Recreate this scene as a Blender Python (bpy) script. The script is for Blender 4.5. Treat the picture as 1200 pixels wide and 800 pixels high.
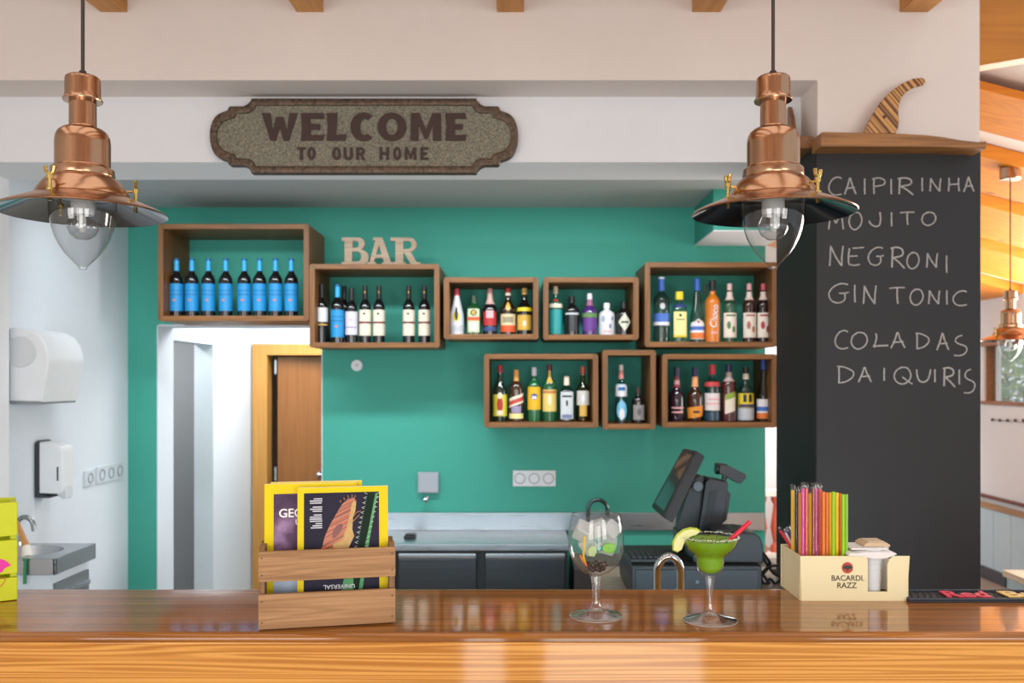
import bpy, bmesh, math, random
from mathutils import Vector, Matrix
random.seed(7)
for o in list(bpy.data.objects): bpy.data.objects.remove(o)
SC = bpy.context.scene
COL = SC.collection
PI = math.pi

# ------------------------------------------------------------------ camera
F = 1050.0          # focal length in photo pixels (1200 wide)
VX, VY = 610.0, 445.0   # principal point of the level camera
CZ = 1.68
cd = bpy.data.cameras.new('camera'); cam = bpy.data.objects.new('camera', cd); COL.objects.link(cam)
cam.location = (0, 0, CZ); cam.rotation_euler = (PI/2, 0, 0)
cd.sensor_width = 36; cd.lens = F/1200*36
cd.shift_x = (600-VX)/1200; cd.shift_y = (VY-400)/1200
cd.clip_start = .05
cd.dof.use_dof = True; cd.dof.focus_distance = 1.66; cd.dof.aperture_fstop = 6.0
SC.camera = cam
def W(px, py, Y):   # photo pixel at distance Y -> point in the room
    return Vector(((px-VX)*Y/F, Y, CZ+(VY-py)*Y/F))
def M(Y): return Y/F    # metres per photo pixel at distance Y

# ------------------------------------------------------------------ world and lights
SC.view_settings.view_transform = 'Standard'; SC.view_settings.look = 'None'
SC.view_settings.gamma = 1; SC.view_settings.use_curve_mapping = False
SC.view_settings.exposure = -0.22
wd = bpy.data.worlds.new('World'); SC.world = wd; wd.use_nodes = True
bg = wd.node_tree.nodes['Background']; bg.inputs[0].default_value = (.86, .93, 1, 1); bg.inputs[1].default_value = 1.0
H_IN_ = CZ+(445-243)*4.75/1050
def area(name, loc, tgt, sx, sy, power, col=(1,1,1), spread=180):
    l = bpy.data.lights.new(name, 'AREA'); l.shape = 'RECTANGLE'; l.size = sx; l.size_y = sy
    l.energy = power; l.color = col; l.spread = math.radians(spread)
    o = bpy.data.objects.new(name, l); COL.objects.link(o); o.location = loc
    d = Vector(tgt)-Vector(loc); o.rotation_euler = d.to_track_quat('-Z', 'Y').to_euler()
    return o
area('daylight_door_wide', (.62, -2.44, 1.15), (.62, 5, 1.15), .95, 2.2, 44, (1,.98,.95))
area('daylight_door_narrow', (-.22, -2.44, 1.15), (-.22, 5, 1.15), .24, 2.2, 11, (1,.98,.95))
area('daylight_window_left', (-1.9, -2.44, 1.9), (-1.5, 5, 1.5), 1.5, 1.5, 55, (1,.98,.96))
area('daylight_window_right', (2.6, -2.44, 1.9), (1.8, 5, 1.5), 1.5, 1.5, 55, (1,.98,.96))
area('daylight_side_window', (3.85, 5.2, 1.9), (2.0, 5.2, 2.35), 3.6, 1.6, 280, (1,.97,.92))
area('corridor_fill', (-1.3, 5.7, 2.28), (-1.3, 5.7, 0),   .8, .8, 42, (1,1,1))  # area light added to make the corridor bright, no fitting there
area('side_room_light', (-2.5, 5.3, 2.2), (-2.5, 5.3, 0), .3, .3, 14, (1,1,1))  # small unseen area light over the side room, no fitting modelled
area('end_wall_fill', (2.6, 8.0, 2.0), (2.4, 8.9, 1.2), 1.2, .6, 30, (1,.98,.95))  # added fill aimed at the end wall, which has no window
area('overhead_area', (-.2, 1.2, 3.02), (-.2, 1.6, 0), 3.6, 1.6, 26, (1,.97,.94))  # unseen area light just below the closed ceiling
area('bar_low_fill', (-.2, 2.45, .94), (-.2, 4.75, 1.3), 3.2, .14, 15, (.62,.87,1))  # added cool fill hidden behind the bar, brightens the green wall from below
area('recess_fill', (-.45, 3.69, H_IN_-.045), (-.45, 4.75, .9), 2.8, .08, 21, (.88,.96,1), 125)  # second added fill, hidden behind the beam to lift the recess

# ------------------------------------------------------------------ materials
def newmat(name):
    m = bpy.data.materials.new(name); m.use_nodes = True
    nt = m.node_tree; return m, nt, nt.nodes['Principled BSDF']
def rgb(r, g, b):   # 0-255 display value -> linear
    f = lambda c: (c/255/12.92) if c/255 <= .04045 else ((c/255+.055)/1.055)**2.4
    return (f(r), f(g), f(b), 1)
_pc = {}
def plain(col, rough=.5, metal=0.0, coat=0.0, bump=0.0, bscale=60, var=0.04, spec=.5):
    key = (col, rough, metal, coat, bump, bscale, var, spec)
    if key in _pc: return _pc[key]
    m, nt, b = newmat('surface'); N = nt.nodes; L = nt.links
    c = rgb(*col)
    tc = N.new('ShaderNodeTexCoord'); nz = N.new('ShaderNodeTexNoise'); nz.inputs['Scale'].default_value = bscale*.3
    nz.inputs['Detail'].default_value = 2
    L.new(tc.outputs['Object'], nz.inputs['Vector'])
    mx = N.new('ShaderNodeMix'); mx.data_type = 'RGBA'
    mx.inputs[6].default_value = tuple(min(1, x*(1-var)) for x in c[:3])+(1,)
    mx.inputs[7].default_value = tuple(min(1, x*(1+var)) for x in c[:3])+(1,)
    L.new(nz.outputs[0], mx.inputs[0]); L.new(mx.outputs[2], b.inputs['Base Color'])
    b.inputs['Roughness'].default_value = rough; b.inputs['Metallic'].default_value = metal
    b.inputs['Coat Weight'].default_value = coat; b.inputs['Coat Roughness'].default_value = .05
    b.inputs['Specular IOR Level'].default_value = spec
    if bump:
        n2 = N.new('ShaderNodeTexNoise'); n2.inputs['Scale'].default_value = bscale; n2.inputs['Detail'].default_value = 3
        L.new(tc.outputs['Object'], n2.inputs['Vector'])
        bp = N.new('ShaderNodeBump'); bp.inputs['Strength'].default_value = bump; bp.inputs['Distance'].default_value = .004
        L.new(n2.outputs[0], bp.inputs['Height']); L.new(bp.outputs[0], b.inputs['Normal'])
    _pc[key] = m
    return m
_wc = {}
def wood(dark, light, axis='X', scale=1.0, rough=.45, coat=0.0, rings=.5, knots=False, bump=.12, coatrough=.06, mid=.5, across=9, spec=.5, ringf=42):
    key = (dark, light, axis, scale, rough, coat, rings, knots, bump, coatrough, mid, across, spec, ringf)
    if key in _wc: return _wc[key]
    m, nt, b = newmat('wood'); N = nt.nodes; L = nt.links
    tc = N.new('ShaderNodeTexCoord'); oi = N.new('ShaderNodeObjectInfo')
    mp = N.new('ShaderNodeMapping'); a = 'XYZ'.index(axis)
    sc = [across*scale]*3; sc[a] = .55*scale; mp.inputs['Scale'].default_value = sc
    mul = N.new('ShaderNodeMath'); mul.operation = 'MULTIPLY'; mul.inputs[1].default_value = 17
    L.new(oi.outputs['Random'], mul.inputs[0])
    add = N.new('ShaderNodeVectorMath'); add.operation = 'ADD'
    L.new(tc.outputs['Object'], add.inputs[0]); L.new(mul.outputs[0], add.inputs[1]); L.new(add.outputs[0], mp.inputs['Vector'])
    n1 = N.new('ShaderNodeTexNoise'); n1.inputs['Scale'].default_value = 1.2; n1.inputs['Detail'].default_value = 2; n1.inputs['Distortion'].default_value = .4
    L.new(mp.outputs[0], n1.inputs['Vector'])
    # rings: sine of the slow noise
    ml = N.new('ShaderNodeMath'); ml.operation = 'MULTIPLY'; ml.inputs[1].default_value = ringf
    L.new(n1.outputs[0], ml.inputs[0])
    sn = N.new('ShaderNodeMath'); sn.operation = 'SINE'; L.new(ml.outputs[0], sn.inputs[0])
    rg = N.new('ShaderNodeMath'); rg.operation = 'MULTIPLY_ADD'; rg.inputs[1].default_value = .5*rings; rg.inputs[2].default_value = mid
    L.new(sn.outputs[0], rg.inputs[0])
    mp2 = N.new('ShaderNodeMapping'); s2 = [60*scale]*3; s2[a] = 2.0*scale; mp2.inputs['Scale'].default_value = s2
    L.new(add.outputs[0], mp2.inputs['Vector'])
    n2 = N.new('ShaderNodeTexNoise'); n2.inputs['Scale'].default_value = 1.0; n2.inputs['Detail'].default_value = 4
    L.new(mp2.outputs[0], n2.inputs['Vector'])
    fb = N.new('ShaderNodeMath'); fb.operation = 'MULTIPLY_ADD'; fb.inputs[1].default_value = .9; fb.inputs[2].default_value = -.45
    L.new(n2.outputs[0], fb.inputs[0])
    sm = N.new('ShaderNodeMath'); sm.operation = 'ADD'; sm.use_clamp = True
    L.new(rg.outputs[0], sm.inputs[0]); L.new(fb.outputs[0], sm.inputs[1])
    mx = N.new('ShaderNodeMix'); mx.data_type = 'RGBA'; mx.inputs[6].default_value = rgb(*dark); mx.inputs[7].default_value = rgb(*light)
    L.new(sm.outputs[0], mx.inputs[0])
    out = mx.outputs[2]
    if knots:
        mk = N.new('ShaderNodeMapping'); sk = [5.0]*3; sk[a] = 3.0; mk.inputs['Scale'].default_value = sk
        L.new(add.outputs[0], mk.inputs['Vector'])
        vo = N.new('ShaderNodeTexVoronoi'); vo.inputs['Scale'].default_value = 1.0; L.new(mk.outputs[0], vo.inputs['Vector'])
        rp = N.new('ShaderNodeMapRange'); rp.inputs[1].default_value = .06; rp.inputs[2].default_value = .12
        rp.inputs[3].default_value = .75; rp.inputs[4].default_value = 0
        L.new(vo.outputs['Distance'], rp.inputs[0])
        m2 = N.new('ShaderNodeMix'); m2.data_type = 'RGBA'; m2.inputs[7].default_value = rgb(int(dark[0]*.5), int(dark[1]*.4), int(dark[2]*.4))
        L.new(rp.outputs[0], m2.inputs[0]); L.new(out, m2.inputs[6]); out = m2.outputs[2]
    L.new(out, b.inputs['Base Color'])
    b.inputs['Roughness'].default_value = rough; b.inputs['Coat Weight'].default_value = coat; b.inputs['Coat Roughness'].default_value = coatrough; b.inputs['Specular IOR Level'].default_value = spec
    if bump:
        bp = N.new('ShaderNodeBump'); bp.inputs['Strength'].default_value = bump; bp.inputs['Distance'].default_value = .002
        L.new(sm.outputs[0], bp.inputs['Height']); L.new(bp.outputs[0], b.inputs['Normal'])
        if coat:
            n3 = N.new('ShaderNodeTexNoise'); n3.inputs['Scale'].default_value = 1; n3.inputs['Detail'].default_value = 2
            mp3 = N.new('ShaderNodeMapping'); s3 = [70]*3; s3[a] = 14; mp3.inputs['Scale'].default_value = s3
            L.new(tc.outputs['Object'], mp3.inputs['Vector']); L.new(mp3.outputs[0], n3.inputs['Vector'])
            b3 = N.new('ShaderNodeBump'); b3.inputs['Strength'].default_value = .10; b3.inputs['Distance'].default_value = .001
            L.new(n3.outputs[0], b3.inputs['Height']); L.new(b3.outputs[0], b.inputs['Coat Normal'])
    _wc[key] = m
    return m
_gc = {}
def glass(tint=(1,1,1), edge=.55, gloss=1.0):
    """thin clear walls: see-through with Fresnel reflection, darker where the wall is seen edge-on"""
    key = (tint, edge, gloss)
    if key in _gc: return _gc[key]
    m, nt, b = newmat('glass'); N = nt.nodes; L = nt.links
    N.remove(b); out = N['Material Output']
    tr = N.new('ShaderNodeBsdfTransparent'); gl = N.new('ShaderNodeBsdfGlossy'); gl.inputs['Roughness'].default_value = .02
    lw = N.new('ShaderNodeLayerWeight'); lw.inputs[0].default_value = .35
    pw = N.new('ShaderNodeMath'); pw.operation = 'POWER'; pw.inputs[1].default_value = 3; L.new(lw.outputs['Facing'], pw.inputs[0])
    mx = N.new('ShaderNodeMix'); mx.data_type = 'RGBA'
    mx.inputs[6].default_value = tint+(1,); mx.inputs[7].default_value = tuple(t*edge for t in tint)+(1,)
    L.new(pw.outputs[0], mx.inputs[0]); L.new(mx.outputs[2], tr.inputs[0])
    lf = N.new('ShaderNodeLayerWeight'); lf.inputs[0].default_value = .5
    p5 = N.new('ShaderNodeMath'); p5.operation = 'POWER'; p5.inputs[1].default_value = 4.5; L.new(lf.outputs['Facing'], p5.inputs[0])
    fr = N.new('ShaderNodeMath'); fr.operation = 'MULTIPLY_ADD'; fr.inputs[1].default_value = .7; fr.inputs[2].default_value = .045; L.new(p5.outputs[0], fr.inputs[0])
    fm = N.new('ShaderNodeMath'); fm.operation = 'MULTIPLY'; fm.inputs[1].default_value = gloss; fm.use_clamp = True; L.new(fr.outputs[0], fm.inputs[0])
    ms = N.new('ShaderNodeMixShader'); L.new(fm.outputs[0], ms.inputs[0]); L.new(tr.outputs[0], ms.inputs[1]); L.new(gl.outputs[0], ms.inputs[2])
    L.new(ms.outputs[0], out.inputs[0])
    _gc[key] = m
    return m
def frosted(col, dens):
    m, nt, b = newmat('frosted_ice'); N = nt.nodes; L = nt.links
    b.inputs['Base Color'].default_value = rgb(*col); b.inputs['Roughness'].default_value = .25
    tr = N.new('ShaderNodeBsdfTransparent'); ms = N.new('ShaderNodeMixShader'); ms.inputs[0].default_value = dens
    L.new(tr.outputs[0], ms.inputs[1]); L.new(b.outputs[0], ms.inputs[2]); L.new(ms.outputs[0], N['Material Output'].inputs[0])
    return m
def metal(col, rough=.25, streak=0.0, axis='Z', sscale=40):
    m, nt, b = newmat('metal'); N = nt.nodes; L = nt.links
    b.inputs['Base Color'].default_value = rgb(*col); b.inputs['Metallic'].default_value = 1; b.inputs['Roughness'].default_value = rough
    if streak:
        tc = N.new('ShaderNodeTexCoord'); mp = N.new('ShaderNodeMapping'); s = [sscale]*3; s['XYZ'.index(axis)] = 1; mp.inputs['Scale'].default_value = s
        L.new(tc.outputs['Object'], mp.inputs['Vector'])
        nz = N.new('ShaderNodeTexNoise'); nz.inputs['Scale'].default_value = 4; nz.inputs['Detail'].default_value = 3; L.new(mp.outputs[0], nz.inputs['Vector'])
        r = N.new('ShaderNodeMapRange'); r.inputs[3].default_value = max(.03, rough-streak); r.inputs[4].default_value = rough+streak
        L.new(nz.outputs[0], r.inputs[0]); L.new(r.outputs[0], b.inputs['Roughness'])
    return m
def speckle(c1, c2, rough=.5, metal_=.6, scale=180):
    m, nt, b = newmat('speckled'); N = nt.nodes; L = nt.links
    tc = N.new('ShaderNodeTexCoord'); nz = N.new('ShaderNodeTexNoise'); nz.inputs['Scale'].default_value = scale; nz.inputs['Detail'].default_value = 6; nz.inputs['Roughness'].default_value = .75
    L.new(tc.outputs['Object'], nz.inputs['Vector'])
    cr = N.new('ShaderNodeValToRGB'); cr.color_ramp.elements[0].position = .36; cr.color_ramp.elements[0].color = rgb(*c1)
    cr.color_ramp.elements[1].position = .66; cr.color_ramp.elements[1].color = rgb(*c2)
    L.new(nz.outputs[0], cr.inputs[0]); L.new(cr.outputs[0], b.inputs['Base Color'])
    b.inputs['Roughness'].default_value = rough; b.inputs['Metallic'].default_value = metal_
    return m
def chalkpaint(c1, c2):
    m, nt, b = newmat('chalkboard_paint'); N = nt.nodes; L = nt.links
    tc = N.new('ShaderNodeTexCoord'); nz = N.new('ShaderNodeTexNoise'); nz.inputs['Scale'].default_value = 4; nz.inputs['Detail'].default_value = 5
    L.new(tc.outputs['Object'], nz.inputs['Vector'])
    mx = N.new('ShaderNodeMix'); mx.data_type = 'RGBA'; mx.inputs[6].default_value = rgb(*c1); mx.inputs[7].default_value = rgb(*c2)
    L.new(nz.outputs[0], mx.inputs[0]); L.new(mx.outputs[2], b.inputs['Base Color']); b.inputs['Roughness'].default_value = .62
    return m
def stripes(c1, c2, ang, scale):
    m, nt, b = newmat('laminated_wood'); N = nt.nodes; L = nt.links
    tc = N.new('ShaderNodeTexCoord'); dt = N.new('ShaderNodeVectorMath'); dt.operation = 'DOT_PRODUCT'
    dt.inputs[1].default_value = (math.cos(ang)*scale, 0, math.sin(ang)*scale); L.new(tc.outputs['Object'], dt.inputs[0])
    nz = N.new('ShaderNodeTexNoise'); nz.noise_dimensions = '1D'; nz.inputs['Scale'].default_value = 1; nz.inputs['Detail'].default_value = 1
    L.new(dt.outputs['Value'], nz.inputs['W'])
    cr = N.new('ShaderNodeValToRGB'); cr.color_ramp.elements[0].position = .46; cr.color_ramp.elements[0].color = rgb(*c1)
    cr.color_ramp.elements[1].position = .53; cr.color_ramp.elements[1].color = rgb(*c2)
    L.new(nz.outputs[0], cr.inputs[0]); L.new(cr.outputs[0], b.inputs['Base Color']); b.inputs['Roughness'].default_value = .35
    return m
def nebula():
    m, nt, b = newmat('nebula_print'); N = nt.nodes; L = nt.links
    tc = N.new('ShaderNodeTexCoord'); nz = N.new('ShaderNodeTexNoise'); nz.inputs['Scale'].default_value = 13; nz.inputs['Detail'].default_value = 6
    L.new(tc.outputs['Object'], nz.inputs['Vector'])
    cr = N.new('ShaderNodeValToRGB'); e = cr.color_ramp.elements
    e[0].position = .3; e[0].color = rgb(50,36,58); e[1].position = .78; e[1].color = rgb(205,170,215)
    k = e.new(.52); k.color = rgb(98,68,100)
    L.new(nz.outputs[0], cr.inputs[0]); L.new(cr.outputs[0], b.inputs['Base Color']); b.inputs['Roughness'].default_value = .45; b.inputs['Specular IOR Level'].default_value = .2
    return m

WHITE_WARM = plain((226,214,206), .8, bump=.05, bscale=90, var=.02)
WHITE_WALL = plain((226,226,228), .8, bump=.05, bscale=90, var=.02)
WHITE_COOL = plain((214,221,228), .8, bump=.05, bscale=90, var=.02)
GREEN = plain((62,160,142), .7, bump=.06, bscale=80, var=.04)
GREY_PAINT = plain((150,152,154), .75, var=.03)
COPPER = metal((184,143,112), .2, .06, 'Z', 30)
nt_ = COPPER.node_tree; tg_ = nt_.nodes.new('ShaderNodeTangent'); tg_.direction_type = 'RADIAL'; tg_.axis = 'Z'
pb_ = nt_.nodes['Principled BSDF']; nt_.links.new(tg_.outputs[0], pb_.inputs['Tangent']); pb_.inputs['Anisotropic'].default_value = .6
CHROME = metal((190,195,198), .08)
STEEL = metal((184,189,194), .3, .1, 'X', 25)
STEEL_DARK = metal((92,96,100), .35, .1, 'X', 25)
BRASS = metal((208,182,108), .2)
BLACK = plain((22,22,24), .4)
BLACK_PLASTIC = plain((20,22,25), .42, bump=.08, bscale=300)
RUBBER = plain((38,42,50), .6, bump=.1, bscale=200)
WHITE_PLASTIC = plain((226,228,230), .35)
CLEAR = glass((.985,.99,.99), .6, 1.3)
CLEAR_LAMP = glass((.95,.955,.955), .12, 2.0)
CRATE_WOOD = wood((82,50,22), (152,100,48), 'X', 1.6, .5, rings=.25, bump=.15)
CRATE_WOOD_V = wood((78,47,20), (144,94,45), 'Z', 1.6, .5, rings=.25, bump=.15)
PINE = wood((176,112,44), (212,150,74), 'Y', 1.0, .5, rings=.35, knots=True)
PINE_X = wood((188,98,8), (226,142,20), 'X', .8, .5, rings=.25, knots=True)
BAR_TOP = wood((118,68,24), (184,116,46), 'X', 1.0, .45, coat=.9, rings=.45, coatrough=.06, across=16, spec=.1)  # same wood as the face; the top's dim reflection is mixed into its colour
BAR_FACE = wood((172,104,34), (222,158,78), 'X', .6, .5, coat=.7, rings=.8, coatrough=.06, mid=.62, across=26, spec=.1, ringf=95)
OAK_DOOR = wood((120,70,24), (156,98,42), 'Z', 1.0, .4, rings=.2)
OAK_FRAME = wood((176,122,52), (206,152,80), 'Z', 1.0, .4, rings=.2)
RUSTIC = wood((128,90,56), (200,154,110), 'X', 2.6, .6, rings=.22, bump=.3, across=16, spec=.25)
RUSTIC_V = wood((98,66,38), (160,116,76), 'Z', 3.2, .6, rings=.3, bump=.3)

# ------------------------------------------------------------------ mesh helpers
def nb(): return bmesh.new()
def box(bm, lo, hi, bev=0.0, seg=2, rot=None):
    lo, hi = Vector(lo), Vector(hi); c = (lo+hi)/2; s = hi-lo
    b2 = bmesh.new(); bmesh.ops.create_cube(b2, size=1)
    for v in b2.verts: v.co = Vector((v.co.x*s.x, v.co.y*s.y, v.co.z*s.z))
    if bev: bmesh.ops.bevel(b2, geom=b2.edges[:], offset=bev, segments=seg, affect='EDGES', profile=.5)
    for v in b2.verts:
        if rot: v.co = rot @ v.co
        v.co += c
    merge(bm, b2)
def merge(bm, b2, mat=None):
    if mat is not None: bmesh.ops.transform(b2, matrix=mat, verts=b2.verts)
    me = bpy.data.meshes.new('tmp'); b2.to_mesh(me); b2.free(); bm.from_mesh(me); bpy.data.meshes.remove(me)
def lathe(bm, prof, seg=32, c=(0,0,0), power=None, closed=False):
    """prof: (r, z) from bottom to top"""
    rings = []
    for r, z in prof:
        if r < 1e-6: rings.append([bm.verts.new((c[0], c[1], c[2]+z))])
        else:
            ring = []
            for i in range(seg):
                a = 2*PI*i/seg; k = 1
                if power: k = 1/((abs(math.cos(a))**power+abs(math.sin(a))**power)**(1/power))
                ring.append(bm.verts.new((c[0]+r*k*math.cos(a), c[1]+r*k*math.sin(a), c[2]+z)))
            rings.append(ring)
    prs = list(zip(rings, rings[1:]))
    if closed: prs.append((rings[-1], rings[0]))
    for a, b in prs:
        if len(a) == 1 and len(b) == 1: continue
        for i in range(seg):
            j = (i+1) % seg
            if len(a) == 1: bm.faces.new((a[0], b[j], b[i]))
            elif len(b) == 1: bm.faces.new((a[i], a[j], b[0]))
            else: bm.faces.new((a[i], a[j], b[j], b[i]))
def tube(bm, pts, r, seg=10, caps=True):
    pts = [Vector(p) for p in pts]; n = len(pts); rings = []
    prev = None
    for i, p in enumerate(pts):
        t = (pts[min(i+1, n-1)]-pts[max(i-1, 0)]).normalized()
        if prev is None:
            up = Vector((0,0,1)) if abs(t.z) < .9 else Vector((0,1,0))
            x = t.cross(up).normalized()
        else: x = (prev-t*prev.dot(t)).normalized()
        prev = x; y = t.cross(x)
        rr = r[i] if isinstance(r, (list, tuple)) else r
        rings.append([bm.verts.new(p+(x*math.cos(2*PI*k/seg)+y*math.sin(2*PI*k/seg))*rr) for k in range(seg)])
    for a, b in zip(rings, rings[1:]):
        for k in range(seg):
            j = (k+1) % seg; bm.faces.new((a[k], a[j], b[j], b[k]))
    if caps:
        bm.faces.new(list(reversed(rings[0]))); bm.faces.new(rings[-1])
def spline(pts, n=8):
    pts = [Vector(p) for p in pts]; out = []
    for i in range(len(pts)-1):
        p0 = pts[max(i-1,0)]; p1 = pts[i]; p2 = pts[i+1]; p3 = pts[min(i+2, len(pts)-1)]
        for k in range(n):
            t = k/n
            out.append(.5*((2*p1)+(p2-p0)*t+(2*p0-5*p1+4*p2-p3)*t*t+(3*p1-p0-3*p2+p3)*t**3))
    out.append(pts[-1]); return out
def poly(bm, loops, y0, y1, bev=0.0):
    """extruded flat shape in XZ with holes; loops of (x, z); front at y0, back at y1"""
    cu = bpy.data.curves.new('tmp', 'CURVE'); cu.dimensions = '2D'; cu.fill_mode = 'BOTH'
    cu.extrude = abs(y1-y0)/2-bev; cu.bevel_depth = bev; cu.bevel_resolution = 1; cu.offset = -bev
    for lp in loops:
        s = cu.splines.new('POLY'); s.points.add(len(lp)-1)
        for p, q in zip(s.points, lp): p.co = (q[0], q[1], 0, 1)
        s.use_cyclic_u = True
    o = bpy.data.objects.new('tmp', cu); COL.objects.link(o)
    dg = bpy.context.evaluated_depsgraph_get(); me = bpy.data.meshes.new_from_object(o.evaluated_get(dg))
    bpy.data.objects.remove(o); bpy.data.curves.remove(cu)
    b2 = bmesh.new(); b2.from_mesh(me); bpy.data.meshes.remove(me)
    bmesh.ops.remove_doubles(b2, verts=b2.verts, dist=1e-6)
    merge(bm, b2, Matrix.Translation((0, (y0+y1)/2, 0)) @ Matrix.Rotation(PI/2, 4, 'X'))
def text(bm, body, cx, cz, w, h, y0, y1, bold=0.0, rot=0.0, space=1.0, wspace=1.0, shear=0.0, strike=0.0):
    cu = bpy.data.curves.new('tmp', 'FONT'); cu.body = body; cu.size = 1; cu.extrude = .05; cu.offset = bold
    cu.space_character = space; cu.space_word = wspace; cu.shear = shear; cu.resolution_u = 4
    o = bpy.data.objects.new('tmp', cu); COL.objects.link(o)
    dg = bpy.context.evaluated_depsgraph_get(); me = bpy.data.meshes.new_from_object(o.evaluated_get(dg))
    bpy.data.objects.remove(o); bpy.data.curves.remove(cu)
    xs = [v.co.x for v in me.vertices]; ys = [v.co.y for v in me.vertices]
    x0, x1, z0, z1 = min(xs), max(xs), min(ys), max(ys)
    ca, sa = math.cos(rot), math.sin(rot)
    for dx, dz in ([(i*strike/2, j*strike*.35) for i in (-2,-1,0,1,2) for j in (-1,0,1)] if strike else [(0,0)]):
        b2 = bmesh.new(); b2.from_mesh(me)
        for v in b2.verts:
            x = ((v.co.x-x0)/(x1-x0)-.5)*(w-2*strike)+dx; z = ((v.co.y-z0)/(z1-z0)-.5)*(h-.7*strike)+dz
            y = (y0 if v.co.z > 0 else y1)-abs(dx)*.01-abs(dz)*.013
            v.co = Vector((cx+x*ca-z*sa, y, cz+x*sa+z*ca))
        merge(bm, b2)
    bpy.data.meshes.remove(me)
def obj(name, bm, mat, parent=None, smooth=True, ang=38, loc=None):
    bmesh.ops.recalc_face_normals(bm, faces=bm.faces[:])
    me = bpy.data.meshes.new(name); bm.to_mesh(me); bm.free(); me.materials.append(mat)
    if smooth:
        for p in me.polygons: p.use_smooth = True
        me.set_sharp_from_angle(angle=math.radians(ang))
    o = bpy.data.objects.new(name, me); COL.objects.link(o)
    if smooth:
        wn = o.modifiers.new('weighted_normals', 'WEIGHTED_NORMAL'); wn.keep_sharp = True; wn.weight = 80
    if parent: o.parent = parent
    if loc: o.location = loc
    return o
def tag(o, label, cat, group=None):
    o['label'] = label; o['category'] = cat
    if group: o['group'] = group
    return o
def thing(name, label, cat, loc=(0,0,0), rz=0.0, group=None, rot=None):
    o = bpy.data.objects.new(name, None); COL.objects.link(o); o.empty_display_size = .05
    o.location = loc; o.rotation_euler = rot if rot else (0, 0, rz)
    return tag(o, label, cat, group)
def struct(name, bm, mat, parent=None, smooth=False):
    o = obj(name, bm, mat, parent, smooth)
    o['kind'] = 'structure'
    return o
def copy_tree(o, parent=None):
    c = o.copy(); COL.objects.link(c)
    if parent: c.parent = parent
    for ch in list(o.children): copy_tree(ch, c)
    return c
def sbox(name, lo, hi, mat, parent=None):
    b = nb(); box(b, lo, hi); return struct(name, b, mat, parent)

# ------------------------------------------------------------------ the building
YC, YA, YB, YW = 3.125, 3.31, 3.60, 4.75
BAR_Z = CZ-.44
H_IN = CZ+(VY-243)*M(YW)             # ceiling over the bar
Z_BULK = CZ+(VY-94)*M(YC)            # underside of the front bulkhead
Z_BEAM = CZ+(VY-190)*M(YA)           # underside of the white beam
XL = W(150,0,YW).x                   # left wall
XR = W(897,0,YW).x                   # right end of the green wall
CX0, CX1 = W(958,0,YC).x, W(1148,0,YC).x
sbox('floor', (-5,-4,-.1), (8,13,0), plain((150,138,126), .6, bump=.1, bscale=30))
ROOF = 3.15
# front room shell
b = nb(); box(b, (-3.2,-2.6,0), (-3.0,YA,ROOF)); struct('wall_left', b, WHITE_WALL)
b = nb()
box(b, (-3.0,-2.62,2.75), (4.0,-2.5,ROOF)); box(b, (-3.0,-2.62,0), (-2.7,-2.5,2.75)); box(b, (3.6,-2.62,0), (4.0,-2.5,2.75))
box(b, (-1.1,-2.62,0), (-.38,-2.5,2.75)); box(b, (1.15,-2.62,0), (1.75,-2.5,2.75)); box(b, (-.09,-2.62,0), (.13,-2.5,2.75))
box(b, (-2.7,-2.62,0), (-1.1,-2.5,1.05)); box(b, (1.75,-2.62,0), (3.6,-2.5,1.05)); box(b, (-.38,-2.62,2.3), (1.15,-2.5,2.75))
struct('wall_front', b, WHITE_WALL)
sbox('ceiling', (-3.2,-2.62,ROOF), (CX1,YC+.3,ROOF+.1), WHITE_WARM)
# bulkhead over the bar with the notch for the recessed beam
b = nb(); box(b, (-3.0,YC,Z_BULK), (CX1,YC+.47,ROOF)); box(b, (CX0,YC,0), (CX1,YB,Z_BULK)); struct('wall_bulkhead', b, WHITE_WARM)
b = nb(); box(b, (-3.0,YA,Z_BEAM), (CX0,YB,Z_BULK+.01)); struct('trim_1', b, WHITE_WALL)
# bar recess
b = nb(); box(b, (XL-.12,YB,0), (XL,YW+.2,H_IN)); struct('wall_left_recess', b, WHITE_COOL)
PX = W(10,0,YB).x
sbox('trim_2', (PX-.5,YA+.02,0), (PX,YB+.004,Z_BEAM), WHITE_WALL)
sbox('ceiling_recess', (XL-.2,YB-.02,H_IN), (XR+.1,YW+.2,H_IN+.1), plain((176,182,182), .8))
DX0, DX1 = W(184,0,YW).x, W(378,0,YW).x
DZ = W(0,380,YW).z
b = nb()
box(b, (XL,YW,0), (DX0,YW+.2,H_IN)); box(b, (DX0,YW,DZ), (DX1,YW+.2,H_IN)); box(b, (DX1,YW,0), (XR,YW+.2,H_IN))
struct('wall_back', b, GREEN)
# white plaster lining of the doorway
b = nb(); box(b, (DX0,YW-.002,0), (DX0+.006,YW+.21,DZ)); box(b, (DX0,YW-.002,DZ-.008), (DX1,YW+.21,DZ)); box(b, (DX1-.006,YW+.002,0), (DX1,YW+.21,DZ-.008))
struct('trim_3', b, WHITE_COOL)
# boxed corner under the ceiling, white underneath
bx0 = W(836,271,4.29)
b = nb(); box(b, (bx0.x,4.29,bx0.z+.006), (XR,YW,H_IN)); struct('trim_4', b, GREEN)
b = nb(); box(b, (bx0.x,4.29,bx0.z), (XR,YW,bx0.z+.006)); struct('trim_5', b, WHITE_WALL)
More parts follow.
